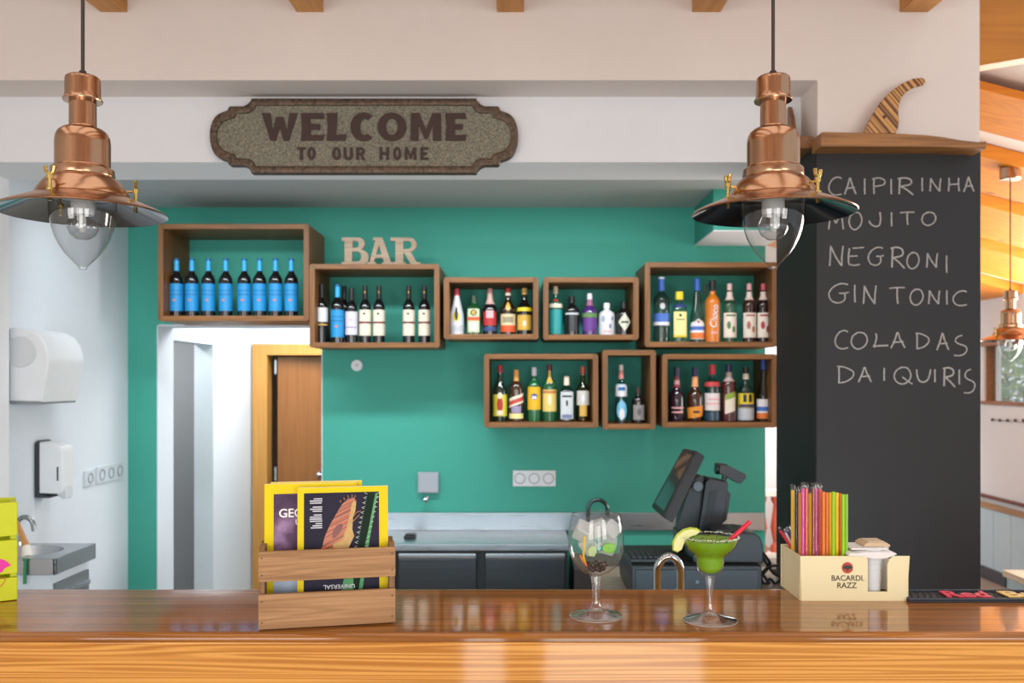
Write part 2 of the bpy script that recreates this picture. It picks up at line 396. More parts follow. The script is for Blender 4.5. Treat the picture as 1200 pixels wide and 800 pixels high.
# corridor behind the doorway
CY = 6.42
oz = W(0,398,4.95).z
b = nb()
box(b, (DX0-.12,5.62,0), (DX0,CY,2.45)); box(b, (DX0-.12,YW+.2,oz), (DX0,5.62,2.45)); 
struct('wall_corridor_left', b, WHITE_COOL)
fx0, fx1, fz = W(297,0,CY).x, W(297,0,CY).x+.98, W(0,403,CY).z
b = nb(); box(b, (DX0-.12,CY,0), (fx0+.08,CY+.12,2.45)); box(b, (fx0+.08,CY,fz-.08), (fx1-.08,CY+.12,2.45)); box(b, (fx1-.08,CY,0), (0.2,CY+.12,2.45)); struct('wall_corridor_end', b, WHITE_COOL)
sbox('wall_corridor_right', (.1,YW+.2,0), (.2,CY,2.45), WHITE_COOL)
sbox('ceiling_corridor', (-3.2,YW+.2,2.45), (.2,CY+.8,2.5), WHITE_COOL)
b = nb(); box(b, (-3.0,4.95,0), (-2.9,6.4,2.45)); box(b, (-2.9,6.0,0), (DX0-.12,6.1,2.45)); box(b, (-2.9,4.95,0), (XL-.0,5.0,2.45)); struct('wall_side_room', b, GREY_PAINT)
b = nb(); box(b, (fx0,CY-.03,0), (fx0+.105,CY+.1,fz), .004); box(b, (fx1-.105,CY-.03,0), (fx1,CY+.1,fz), .004); box(b, (fx0+.1045,CY-.0295,fz-.08), (fx1-.1045,CY+.0995,fz-.0005), .003)
dfr = struct('door_1', b, OAK_FRAME)
b = nb(); box(b, (0,-.02,0.01), (.78,.02,fz-.09), .003); leaf = obj('door_leaf', b, OAK_DOOR, dfr); leaf.location = (fx0+.16, CY+.06, 0); leaf.rotation_euler = (0,0,math.radians(7))
b = nb(); lathe(b, [(0,-.012),(.026,-.012),(.026,0),(.012,.004),(.012,.03),(.022,.04),(.024,.055),(.018,.066),(0,.068)], 20)
bmesh.ops.transform(b, matrix=Matrix.Rotation(PI/2, 4, 'X'), verts=b.verts)
hd = obj('door_handle', b, CHROME, leaf); hd.location = (.30, -.02, W(0,557,CY).z)
b = nb(); box(b, (fx0+.15,CY-.0,W(0,555,CY).z-.05), (fx0+.165,CY+.01,W(0,555,CY).z+.05), .003); box(b, (fx0+.15,CY-.0,W(0,430,CY).z-.05), (fx0+.165,CY+.01,W(0,430,CY).z+.05), .003); obj('hinge', b, STEEL, dfr)
b = nb(); box(b, (fx0-.3,CY+.75,0), (fx1+.3,CY+.8,2.45)); struct('wall_beyond_door', b, plain((92,70,50), .8))

# five rafters ending at the bulkhead, dipping gently towards the terrace
for i, (x0, x1) in enumerate([(118.5,149.5), (348,379), (582.5,614), (811,844), (1054,1087)]):
    a, c = W(x0,14.3,YC), W(x1,14.3,YC); w = .118
    if i == 0: xa = c.x-.115; xb = c.x
    b = nb(); L_ = 5.4; sl = .05
    b2 = bmesh.new(); bmesh.ops.create_cube(b2, size=1)
    for v in b2.verts:
        y = YC+.02 if v.co.y > 0 else YC-L_
        v.co = Vector((a.x if v.co.x < 0 else c.x, y, a.z+(0 if v.co.z < 0 else .22)-sl*(YC-y)))
    merge(b, b2); o = struct('trim_%d' % (6+i), b, PINE)

# ------------------------------------------------------------------ right-hand wing: sloping pine boards, side wall, window
def roofz(X, Y): return CZ+1.2-.13*(Y-3.71)-.26*(X-.5124*Y)
def slab(b, x0, x1, y0, y1, up0, up1):
    vs = [b.verts.new((x, y, roofz(x, y)+u)) for u in (up0, up1) for y in (y0, y1) for x in (x0, x1)]
    for f in ((0,1,3,2),(4,6,7,5),(0,4,5,1),(2,3,7,6),(0,2,6,4),(1,5,7,3)): b.faces.new([vs[k] for k in f])
SX = 3.95
for i, (y0, y1, th) in enumerate([(3.70,4.12,.035), (4.43,4.95,.07), (5.17,5.81,.07), (6.05,6.72,.07), (7.04,7.72,.07)]):
    b = nb(); slab(b, 1.30, SX, y0, y1, 0, th); struct('trim_%d' % (11+i), b, PINE_X)
b = nb(); slab(b, 1.30, SX, 3.45, 9.2, .075, .12); struct('ceiling_wing', b, WHITE_WARM)
b = nb()
p0, p1 = W(1148,82,3.3), W(1200,73,3.3); sl = (p1.z-p0.z)/(p1.x-p0.x)
vs = [b.verts.new((x, y, p0.z+sl*(x-p0.x)+u)) for u in (0, .55) for y in (3.24, 3.32) for x in (CX1, SX)]
for f in ((0,1,3,2),(4,6,7,5),(0,4,5,1),(2,3,7,6),(0,2,6,4),(1,5,7,3)): b.faces.new([vs[k] for k in f])
struct('trim_16', b, wood((168,96,20), (204,132,36), 'X', .8, .5, rings=.25, knots=True))
wz0, wz1, wy0, wy1 = CZ-.18, CZ+.29, 4.2, 7.64
b = nb(); box(b, (SX,1.2,0), (SX+.15,wy0,3.0)); box(b, (SX,wy1,0), (SX+.15,9.2,3.0)); box(b, (SX,wy0,0), (SX+.15,wy1,wz0)); box(b, (SX,wy0,wz1), (SX+.15,wy1,3.0))
struct('wall_right', b, WHITE_WALL)
sbox('wall_end', (XR+.05,9.0,0), (SX+.15,9.15,3.2), WHITE_WALL)
b = nb(); box(b, (SX-.02,wy0-.05,wz1-.005), (SX+.1,wy1+.05,wz1+.05), .004); box(b, (SX-.01,wy0-.05,wz0-.03), (SX+.1,wy1+.04,wz0+.002), .004)
for y in (wy0, 5.35, 6.5, wy1): box(b, (SX+.02,y-.025,wz0), (SX+.09,y+.025,wz1), .003)
win = struct('window_1', b, wood((120,72,34), (160,104,58), 'Y', 1, .5))
b = nb(); box(b, (SX+.05,wy0,wz0), (SX+.056,wy1,wz1)); obj('window_pane', b, glass((.93,.96,.95), .8), win)
# chair rail and boarded wainscot
rz = CZ-132*M(7.7)
b = nb(); box(b, (SX-.035,1.3,rz-.025), (SX+.001,8.9,rz), .004); struct('trim_17', b, plain((110,52,44), .5))
b = nb(); box(b, (SX-.022,1.3,rz-.115), (SX+.001,8.9,rz-.065), .004); struct('trim_18', b, wood((150,108,70), (186,142,100), 'Y', 1, .5))
b = nb(); y = 1.3
while y < 8.9:
    box(b, (SX-.014,y,.1), (SX+.001,y+.262,rz-.115), .004, 1); y += .268
struct('baseboard_right', b, plain((186,206,216), .6))
b = nb(); box(b, (SX-.03,1.3,0), (SX+.001,8.9,.1), .004); struct('trim_19', b, plain((70,74,80), .6))
# thin beaded cord strung along the wall under the window
cz_ = CZ-46*M(7.4)
b = nb(); tube(b, [(SX-.012, 3.0+k*.5, cz_+.012*math.sin(k*1.3)) for k in range(10)], .0025, 6)
cord = tag(obj('bead_garland', b, plain((90,88,86), .6)), 'thin beaded cord strung across the white wall beneath the window', 'garland')
for k in range(26):
    b = nb(); lathe(b, [(0,-.014),(.010,-.009),(.013,0),(.010,.009),(0,.014)], 8, (SX-.014, 4.6+k*.115, cz_+.008*math.sin(k*.7))); obj('bead', b, plain((84,82,80), .6), cord)
# bench
bt = thing('wall_bench', 'pale wooden bench along the boarded wall beyond the chalkboard column', 'bench', (3.15, 5.86, 0))
b = nb(); box(b, (0,-2.6,.395), (.55,0,.44), .006); obj('seat', b, wood((170,150,128), (206,190,168), 'Y', 1, .5), bt)
b = nb(); box(b, (.01,-2.58,.33), (.04,-.01,.396), .003); box(b, (.01,-.04,.33), (.54,-.012,.396), .003); obj('apron', b, plain((150,172,182), .5), bt)
for yy in (-.075, -1.3, -2.55):
    b = nb(); box(b, (.10,yy,0), (.15,yy+.05,.396), .004); obj('leg', b, plain((150,172,182), .5), bt)
# terracotta railing and white low table glimpsed through the gap at the end of the green wall
rl = thing('baluster_railing', 'terracotta baluster railing glimpsed between green wall and chalkboard column', 'railing', (2.42, 8.5, 0))
RED = plain((206,96,66), .6)
for k in range(-3, 4):
    b = nb(); lathe(b, [(0,.05),(.05,.05),(.05,.1),(.022,.14),(.05,.28),(.03,.42),(.022,.5),(.045,.54),(.045,.58),(0,.58)], 12, (k*.13,0,0)); obj('baluster', b, RED, rl)
b = nb(); box(b, (-.5,-.06,.58), (.5,.06,.64), .006); obj('rail', b, plain((232,228,222), .6), rl)
b = nb(); box(b, (-.5,-.06,0), (.5,.06,.05), .006); obj('plinth', b, plain((232,228,222), .6), rl)
# shrubs outside the window
leafm = [plain((92,140,76), .6), plain((140,170,96), .6), plain((70,118,92), .6)]
for k, (x, y, h, nm) in enumerate([(4.72,8.35,2.1,'dark leafy shrub outside the wing window, nearest the frame edge'), (5.2,9.65,2.25,'pale green leafy shrub outside the wing window, behind the lamp glass'), (5.95,10.95,2.45,'bluish green leafy shrub outside the wing window, furthest back')]):
    t = thing('garden_shrub', nm, 'shrub', (x, y, 0))
    b = nb(); tube(b, [(0,0,0),(.02,.01,h*.4),(0,.03,h*.75)], [.05,.04,.02], 8); obj('stem', b, plain((96,74,54), .8), t)
    b = nb()
    for q in range(260):
        a = random.uniform(0, 2*PI); r = .62*random.random()**.5; z = h*.45+random.uniform(-.1,1)*h*.5
        s = random.uniform(.06,.13); c = Vector((r*math.cos(a), r*math.sin(a), z))
        u = Vector((random.uniform(-1,1), random.uniform(-1,1), random.uniform(-.5,1))).normalized(); v = u.orthogonal().normalized()
        n = u.cross(v)
        P = [c-u*s, c-v*s*.45+n*s*.1, c+u*s, c+v*s*.45+n*s*.1]; b.faces.new([b.verts.new(p) for p in P])
    obj('foliage', b, leafm[k], t, smooth=False)

# ------------------------------------------------------------------ bar counter
BY0, BY1 = 1.556, 1.886
bc = thing('bar_counter', 'long glossy varnished pine bar counter running across the foreground', 'bar counter', (0, BY0, 0))
b = nb(); d = BY1-BY0; n = 8; R = .012; prof = [(d, BAR_Z-.045), (d, BAR_Z-.004), (d-.004, BAR_Z), (d-.007, BAR_Z), (R+.004, BAR_Z)]
prof += [(R-R*math.sin(PI/2*k/n), BAR_Z-R+R*math.cos(PI/2*k/n)) for k in range(n+1)]
prof += [(0, BAR_Z-.0145), (.004, BAR_Z-.0155), (.004, BAR_Z-.045)]
xs = [-2.0+4.6*k/24 for k in range(25)]
rows = [[b.verts.new((x, y, z)) for y, z in prof] for x in xs]
for r0, r1 in zip(rows, rows[1:]):
    for k in range(len(prof)):
        j = (k+1) % len(prof); b.faces.new((r0[k], r0[j], r1[j], r1[k]))
b.faces.new(rows[0]); b.faces.new(list(reversed(rows[-1])))
obj('countertop', b, BAR_TOP, bc, ang=60)
b = nb(); box(b, (-2.0,-.002,BAR_Z-.26), (2.6,.035,BAR_Z-.0150), .002, 2)
for v in b.verts: v.co.y -= (BAR_Z-.015-v.co.z)*.075
obj('fascia_board', b, BAR_FACE, bc)
b = nb(); box(b, (-2.0,.05,0), (2.6,.2,BAR_Z-.046)); obj('front_panel', b, BAR_FACE, bc)

# ------------------------------------------------------------------ chalkboard column
cbx = thing('chalkboard', 'tall black chalkboard on the square column with the chalked cocktail list', 'chalkboard', (CX0, YC, 0))
CTOP = W(0,172,YC).z
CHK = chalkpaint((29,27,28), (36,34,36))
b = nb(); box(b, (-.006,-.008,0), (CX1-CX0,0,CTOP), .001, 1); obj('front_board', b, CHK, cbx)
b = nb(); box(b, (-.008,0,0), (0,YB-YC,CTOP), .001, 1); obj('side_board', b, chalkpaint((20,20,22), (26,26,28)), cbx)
LET = {
 'C': [[(1,.92),(.75,1),(.4,.92),(.12,.65),(.05,.35),(.25,.08),(.6,0),(1,.06)]],
 'A': [[(0,0),(.25,.5),(.45,1),(.62,.6),(.95,.02)], [(.12,.36),(.85,.42)]],
 'I': [[(.5,1),(.48,.5),(.52,0)]],
 'P': [[(.15,1),(.12,.5),(.15,0)], [(0,.92),(.5,1),(.95,.85),(.9,.6),(.5,.5),(.12,.47)]],
 'R': [[(.15,1),(.12,.5),(.1,0)], [(0,.95),(.5,1),(.85,.86),(.8,.6),(.2,.48)], [(.2,.48),(.6,.25),(1,-.05)]],
 'N': [[(.05,0),(.1,.5),(.12,1)], [(.12,1),(.45,.5),(.9,0)], [(.9,0),(.92,.5),(1,1)]],
 'H': [[(.1,1),(.1,.5),(.05,0)], [(.95,1),(.93,.5),(1,0)], [(.08,.5),(.95,.55)]],
 'M': [[(.02,0),(.15,1)], [(.15,1),(.5,.35)], [(.5,.35),(.85,1)], [(.85,1),(1,0)]],
 'O': [[(.45,1),(.12,.8),(0,.4),(.2,.06),(.55,0),(.9,.25),(1,.62),(.8,.94),(.45,1),(.3,.96)]],
 'J': [[(.9,1),(.95,.5),(.85,.1),(.5,0),(.12,.18),(0,.4)]],
 'T': [[(0,.96),(.5,1),(1,1)], [(.52,1),(.5,.5),(.55,0)]],
 'E': [[(.12,.95),(.05,.5),(.08,.05)], [(.3,.95),(.65,.97),(1,1)], [(.05,.5),(.6,.52)], [(.08,.05),(.4,0),(.75,.05)]],
 'G': [[(.95,.95),(.6,1),(.2,.8),(0,.45),(.15,.1),(.5,0),(.78,.15),(.8,.45)], [(.5,.5),(.8,.5),(1,.55)]],
 'L': [[(.15,1),(.2,.7),(.1,.25),(0,.05),(.3,.1),(1,.12)]],
 'D': [[(.1,.95),(.12,.5),(.1,0)], [(0,1),(.45,.95),(.95,.7),(.95,.4),(.6,.12),(.1,0)]],
 'S': [[(.65,1),(.3,.92),(.15,.72),(.4,.58),(.85,.48),(1,.3),(.8,.08),(.4,0),(.05,.02)]],
 'Q': [[(.45,1),(.12,.78),(0,.4),(.2,.06),(.55,0),(.85,.25),(.9,.62),(.7,.94),(.35,.98)], [(.45,.4),(.75,.15),(1,-.02)]],
 'U': [[(0,1),(.05,.5),(.2,.12),(.5,0),(.8,.2),(.95,.6),(1,1)]],
}
A1 = (5.716, 960, 190); A2 = (5.33, 960, 320)
LINES = [
 (A1, [('C',60,150,100,220),('A',170,250,105,215),('I',285,325,110,215),('P',355,442,105,213),('I',465,500,112,215),('R',525,630,105,213),('I',672,708,105,195),('N',738,815,108,195),('H',862,938,105,195),('A',968,1040,100,198)]),
 (A1, [('M',62,162,335,450),('O',200,285,335,450),('J',335,415,335,430),('I',465,505,335,430),('T',540,638,335,420),('O',688,780,335,422)]),
 (A1, [('N',65,160,560,695),('E',190,300,570,690),('G',328,432,570,690),('R',478,572,570,705),('O',588,668,605,712),('N',716,792,610,705),('I',835,872,625,740)]),
 (A2, [('G',60,185,65,185),('I',200,245,72,182),('N',272,355,78,192),('T',438,535,90,192),('O',568,648,100,198),('N',680,752,108,192),('I',780,815,108,195),('C',832,922,110,202)]),
 (A2, [('C',95,180,358,472),('O',200,300,370,472),('L',340,430,375,462),('A',448,540,370,468),('D',602,685,375,472),('A',735,812,375,480),('S',838,922,388,515)]),
 (A2, [('D',112,215,582,686),('A',245,330,588,680),('I',390,422,590,672),('Q',468,582,585,690),('U',608,695,600,680),('I',706,740,600,680),('R',772,848,590,705),('I',858,892,600,695),('S',900,972,600,748)]),
]
CHALK = speckle((104,98,95), (206,200,194), .9, 0.0, 420)
LINES[3:5] = [(A2, LINES[3][1][:3]), (A2, LINES[3][1][3:]), LINES[4]]
for (s, ox, oy), lets in LINES:
    b = nb()
    for ch, x0, x1, y0, y1 in lets:
        for st in LET[ch]:
            pts = []
            for u, v in st:
                q = W(ox+(x0+(x1-x0)*u)/s, oy+(y1-(y1-y0)*v)/s, YC-.008)
                pts.append((q.x-CX0, -.0082, q.z))
            tube(b, spline(pts, 5), .0027 if ch != 'R' else .0032, 6)
    for v in b.verts: v.co.y = -.0082+(v.co.y+.0082)*.3
    obj('chalk_lettering', b, CHALK, cbx)

# wooden ledges with surfboard fins on top of the column
TEAK = wood((110,68,28), (176,120,62), 'X', 2.0, .45, rings=.4)
def px_prism(name, pts, Y, th, mat, parent, origin, bev=0.0):
    b = nb(); lp = []
    for px, py in pts:
        q = W(px, py, Y); lp.append((q.x-origin[0], q.z-origin[2]))
    poly(b, [lp], Y-origin[1], Y-origin[1]+th, bev); return obj(name, b, mat, parent)
o1 = (CX0, YC-.10, CTOP)
led = thing('ledge_board', 'tapered wooden ledge board across the top of the chalkboard front', 'ledge', o1)
px_prism('board', [(962,171.5),(962,156),(963.5,154.5),(1010,155.5),(1055,156.5),(1085,158),(1105,160.5),(1125,164),(1148,166.5),(1155,165.5),(1156,167),(1156,174),(1154,175),(1146,173.5),(1100,172)], YC-.10, .098, TEAK, led, o1, .002)
fo = (W(1045,156,YC-.08).x, YC-.08, W(1045,155.8,YC-.08).z)
fin = thing('surfboard_fin', 'striped laminated wooden surfboard fin upright on the front ledge board', 'fin', fo)
fpts = [(1011,156),(1016,147),(1024,132),(1034,117),(1045,106),(1058,97),(1070,92),(1080,90.5),(1084,92),(1085,96),(1082,99.5),(1072,102),(1063,107),(1057,114),(1054,122),(1053,132),(1054,142),(1053,149),(1050,156)]
px_prism('blade', fpts, YC-.08, .014, stripes((104,58,22), (206,150,82), math.radians(40), 95), fin, fo, .003)
b = nb(); q = W(1036,137,YC-.08); lathe(b, [(0,-.002),(.0055,-.002),(.0055,.003),(0,.003)], 14); bmesh.ops.transform(b, matrix=Matrix.Translation((q.x-fo[0],-.0,q.z-fo[2])) @ Matrix.Rotation(PI/2,4,'X'), verts=b.verts); obj('bolt', b, plain((70,40,20), .4), fin)
# side ledge and fin (seen edge-on)
lo = (CX0, YC+.02, CTOP)
led2 = thing('ledge_board', 'short wooden ledge board on the left side of the column', 'ledge', lo)
b = nb(); box(b, (-.075,0,.0), (-.008,.40,.045), .004); obj('board', b, wood((96,60,28), (150,100,56), 'Y', 2.0, .45, rings=.4), led2)
f2 = (CX0-.045, YC+.16, CTOP+.045)
fin2 = thing('surfboard_fin', 'wooden surfboard fin seen edge-on above the left side ledge', 'fin', f2)
b = nb(); lp = [(-.09,0),(-.075,.04),(-.04,.095),(0,.135),(.04,.16),(.07,.165),(.075,.155),(.05,.14),(.03,.115),(.02,.08),(.025,.03),(.02,0)]
poly(b, [lp], -.008, .008, .003); bmesh.ops.transform(b, matrix=Matrix.Rotation(math.radians(82), 4, 'Z'), verts=b.verts); obj('blade', b, wood((96,60,28), (150,100,56), 'Z', 2.0, .45), fin2)

# ------------------------------------------------------------------ welcome sign
so = W(427,160,YA-.03)
sg = thing('welcome_sign', 'galvanised WELCOME TO OUR HOME plaque on the white beam above the bar', 'sign', so)
k_ = M(YA-.03)/2.857
def plaque(sx, inset=0):
    q = []
    T, Sx, Sz, Ex = 125-inset, 452-inset, 99-inset, 515-inset
    tx = 375-inset*.6
    q += [(tx, T), (tx+4, T-10), (tx+14, Sz+6), (tx+28, Sz), (Sx-6, Sz), (Sx, Sz-4), (Sx+3, Sz-14)]
    cx = Sx+3
    for i in range(1, 14):
        a = PI/2-PI*i/14
        q.append((cx+8+(Ex-cx-8)*math.cos(a)**.85 if math.cos(a) > 0 else cx, (Sz-20)*math.sin(a)))
    q += [(x, -z) for x, z in reversed(q[:7])]
    q2 = q+[(-x, z) for x, z in reversed(q)]
    return [(x*k_, z*k_) for x, z in q2]
BRONZE = speckle((52,38,30), (112,92,74), .42, .5, 90)
b = nb(); poly(b, [plaque(1)], -.006, .024, .002); obj('backing_plate', b, plain((62,48,40), .5, .4), sg)
b = nb(); poly(b, [plaque(1), plaque(1,24)], -.015, 0.0, .005); obj('raised_rim', b, BRONZE, sg)
b = nb(); poly(b, [plaque(1,20)], -.0075, -.004); obj('face', b, speckle((66,63,54), (158,152,132), .6, .3, 210), sg)
INK = plain((58,34,26), .6)
def ell(cx, cz, rx, rz_, a0=0, a1=360, n=28):
    full = a1-a0 >= 360
    return [(cx+rx*math.cos(math.radians(a0+(a1-a0)*k/n)), cz+rz_*math.sin(math.radians(a0+(a1-a0)*k/n))) for k in range(n if full else n+1)]
def glyph(ch, w, h, t, v):
    """heavy flared capital, outline loops; t = upright stroke, v = level stroke"""
    f = t*.12
    if ch == 'E': return [[(-f,0),(w,0),(w+f,v),(t,v),(t,h/2-v/2),(w*.86,h/2-v/2),(w*.86,h/2+v/2),(t,h/2+v/2),(t,h-v),(w+f,h-v),(w,h),(-f,h),(0,h/2)]]
    if ch == 'L': return [[(-f,0),(w,0),(w+f,v*1.1),(t,v),(t+f,h),(-f,h),(0,h/2)]]
    if ch == 'T': return [[(w/2-t/2-f,0),(w/2+t/2+f,0),(w/2+t/2,h-v),(w,h-v),(w,h),(0,h),(0,h-v),(w/2-t/2,h-v)]]
    if ch == 'H': return [[(0,0),(t,0),(t,h/2-v/2),(w-t,h/2-v/2),(w-t,0),(w,0),(w,h),(w-t,h),(w-t,h/2+v/2),(t,h/2+v/2),(t,h),(0,h)]]
    if ch == 'M': return [[(0,0),(t*.06,h),(t*1.05,h),(w/2,h*.40),(w-t*1.05,h),(w-t*.06,h),(w,0),(w-t,0),(w-t,h*.58),(w/2+t*.18,h*.06),(w/2-t*.18,h*.06),(t*.95,h*.58),(t*.95,0)]]
    if ch == 'W': return [[(0,h),(w*.24,0),(w*.24+t*.66,0),(w/2,h*.52),(w*.76-t*.66,0),(w*.76,0),(w,h),(w-t*.95,h),(w*.70,h*.36),(w*.5+t*.42,h*.86),(w*.5-t*.42,h*.86),(w*.30,h*.36),(t*1.02,h)]]
    if ch == 'O': return [ell(w/2,h/2,w/2,h/2*1.04), ell(w/2,h/2,w/2-t,h/2-v)]
    if ch == 'C': return [ell(w*.54,h/2,w*.54,h/2*1.04,48,312)+list(reversed(ell(w*.58,h/2,w*.54-t,h/2-v,56,304)))]
    if ch == 'U': return [[(0,h),(0,h*.34)]+ell(w/2,h*.34,w/2,h*.36,180,360,14)+[(w,h),(w-t,h)]+list(reversed(ell(w/2,h*.36,w/2-t,h*.36-v,180,360,14)))+[(t,h)]]
    if ch == 'R': return [[(0,0),(t,0),(t,h*.40),(w*.42,h*.40),(w-t*1.15,0),(w+f,0),(w*.70,h*.44)]+ell(w*.52,h*.71,w*.44,h*.29,-50,90,10)+[(0,h)], [(t,h*.55),(t,h-v),(w*.5,h-v)]+list(reversed(ell(w*.5,h*.70,w*.2,h*.14,-80,80,8)))+[(w*.5,h*.55)]]
for chs, z0, z1, t_, v_ in (([('W',252,372),('E',386,457),('L',472,531),('C',548,630),('O',638,735),('M',748,852),('E',868,932)],213,121,29,19),
                       ([('T',370,398),('O',404,432)],277,235,9.5,8), ([('O',487,516),('U',525,556),('R',567,597)],277,235,9.5,8), ([('H',645,677),('O',690,718),('M',729,768),('E',782,808)],277,235,9.5,8)):
    b = nb()
    for ch, x0, x1 in chs:
        poly(b, [[((x0-593+x)*k_, (197-z0+z)*k_) for x, z in lp] for lp in glyph(ch, x1-x0, z0-z1, t_, v_)], -.0125, -.006)
    obj('lettering', b, INK, sg)

# ------------------------------------------------------------------ pendant lamps
def pendant(label, loc, top, group, rz, canopy=True):
    s = M(1.65)
    t = thing('pendant_lamp', label, 'lamp', loc, rz, group)
    def LZ(y): return (250-y)*s
    sm = lambda pr: [(r*s, LZ(y)) for r, y in pr]
    b = nb(); lathe(b, sm([(0,119),(21.5,119),(22,117.5),(21,115.5),(20,114.5),(19.5,110),(19.5,95),(19,92),(17,90.2),(12,89.3),(0,89)]), 40); obj('top_cap', b, COPPER, t)
    b = nb(); lathe(b, sm([(34,208),(35,206),(34.5,199),(33,197.5),(31,197),(30.2,195),(30.2,168),(29.4,161),(27,155.5),(22.5,151.8),(18,150),(16,149.5),(15,148),(14.8,117)]), 48); obj('lamp_body', b, COPPER, t)
    b = nb(); lathe(b, sm([(51,231.5),(52,230.5),(51,227.5),(49,224),(45,218),(40.5,212.5),(36.5,209.5),(34.2,208.2),(34,206)]), 48); obj('gallery', b, COPPER, t)
    b = nb(); lathe(b, sm([(93.5,250.6),(94.2,249.6),(93,248.4),(85,244.5),(72,239),(60,234),(52,231.2),(50,229)]), 64); obj('shade', b, COPPER, t)
    b = nb(); lathe(b, sm([(93.4,250.4),(85,246.5),(72,241),(60,236),(50,231.8),(36,229),(0,228)]), 64); obj('reflector', b, metal((120,126,130), .12), t)
    b = nb(); lathe(b, sm([(0,316),(3.5,316),(5,314.5),(5,312.5),(8,309.5),(13,304.5),(19.5,297.5),(25.5,288.5),(30,279),(33.5,268),(35.6,257),(36.8,244),(37,229.5)]), 48); obj('glass_globe', b, CLEAR_LAMP, t)
    b = nb(); lathe(b, sm([(0,252),(12,252),(13,246),(13,228.5)]), 24); obj('lamp_socket', b, WHITE_PLASTIC, t)
    b = nb(); lathe(b, sm([(0,281.5),(7,280.5),(13.5,276),(17,269),(17.2,262),(14.5,255),(12,251.8)]), 28); obj('bulb', b, glass((.86,.87,.88), .4, 2.5), t)
    b = nb(); lathe(b, sm([(0,272),(3,272),(4,268),(4,256),(2,252)]), 12); obj('filament_stem', b, plain((235,235,230), .3), t)
    b = nb(); lathe(b, [(0,LZ(89.2)),(4.2*s,LZ(89.2)),(4.2*s,LZ(84.5)),(3.4*s,LZ(83)),(0,LZ(82.8))], 16); obj('cord_grip', b, BLACK, t)
    b = nb(); tube(b, [(0,0,LZ(83.5)), (0,0,top-loc[2]-.02)], .0033, 10); obj('cable', b, plain((52,36,30), .5), t)
    b = nb(); lathe(b, [(0,top-loc[2]-.055),(.046,top-loc[2]-.055),(.05,top-loc[2]-.05),(.05,top-loc[2])], 32); obj('canopy', b, COPPER, t)
    for a in (0, 120, 240):
        a = math.radians(a); c = Vector((57*s*math.sin(a), -57*s*math.cos(a), 0))
        b = nb(); tube(b, [c+Vector((0,0,LZ(246))), c+Vector((0,0,LZ(214)))], 2.0*s, 10)
        lathe(b, [(0,LZ(222)),(3.6*s,LZ(222)),(3.6*s,LZ(217.5)),(0,LZ(217.5))], 12, c)
        lathe(b, [(0,LZ(235)),(4*s,LZ(235)),(4*s,LZ(232.5)),(0,LZ(232.5))], 12, c)
        th = Vector((math.cos(a), math.sin(a), 0)); 
        for sg_ in (-1, 1):
            tube(b, [c+Vector((0,0,LZ(218))), c+th*sg_*4.5*s+Vector((0,0,LZ(214))), c+th*sg_*5.8*s+Vector((0,0,LZ(208)))], [1.9*s,2.0*s,2.4*s], 8)
        tube(b, [c+Vector((0,0,LZ(221))), c*.82+Vector((0,0,LZ(221)))], 1.3*s, 6)
        obj('wing_screw', b, BRASS, t)
    return t
LG = 'copper pendant lamps'
p = W(97,250,1.65); pendant('copper fisherman pendant lamp hanging at the left, in front of the towel dispenser', tuple(p), ROOF, LG, math.radians(-9))
p = W(906,250,1.65); pendant('copper fisherman pendant lamp hanging before the chalkboard column', tuple(p), ROOF, LG, math.radians(42))
p = W(1184,399,4.5); pendant('small distant copper pendant lamp hanging in the wing beyond the chalkboard', tuple(p), roofz(p.x,4.5)+.003, LG, math.radians(-75))

# ------------------------------------------------------------------ crate shelves on the green wall
YF = 4.40; TH = .026
BOXES = [ (185,362,262,376,'wooden box shelf holding eight blue-labelled wine bottles above the doorway'),
          (362.6,515,309,407.3,'wooden box shelf with red wine bottles, BAR letters on top'),
          (520,631,324.6,397.5,'wooden box shelf holding five liqueur bottles, right of the wine shelf'),
          (636.5,748.5,324.6,398,'wooden box shelf holding gin bottles, fourth along the top row'),
          (755.7,911,307,406.5,'wide wooden box shelf with orange bottle and syrups, behind the right lamp'),
          (567,701,414.5,501,'lower wooden box shelf holding six whisky and gin bottles'),
          (706,768.5,410,503,'narrow wooden box shelf holding only two bottles'),
          (776,910.5,414.6,501,'lower right wooden box shelf holding six mixed spirit bottles') ]
SH = []
for x0, x1, y0, y1, lab in BOXES:
    a, c = W(x0,y1,YF), W(x1,y0,YF); w, h, d = c.x-a.x, c.z-a.z, YW-YF
    t = thing('box_shelf', lab, 'shelf', (a.x, YF, a.z), group='wooden box shelves on the green wall')
    b = nb(); box(b, (TH-.002,0.0008,0), (w-TH+.002,d,TH), .003); obj('bottom_board', b, CRATE_WOOD, t)
    b = nb(); box(b, (TH-.002,0.0008,h-TH), (w-TH+.002,d,h), .003); obj('top_board', b, CRATE_WOOD, t)
    for s0 in (0, w-TH):
        b = nb(); b2 = bmesh.new(); bmesh.ops.create_cube(b2, size=1)
        for v in b2.verts: v.co = Vector((s0+TH*(v.co.x+.5), d*(v.co.y+.5), h*(v.co.z+.5)))
        out = 0 if s0 == 0 else w
        ed = [e for e in b2.edges if all(abs(v.co.x-out) < 1e-6 for v in e.verts) and abs(e.verts[0].co.z-e.verts[1].co.z) < 1e-6]
        bmesh.ops.bevel(b2, geom=ed, offset=.014, segments=4, affect='EDGES', profile=.5)
        merge(b, b2); obj('side_board', b, CRATE_WOOD_V, t)
    SH.append((a, w, h))
def shelf_z(i): return SH[i][0].z+TH

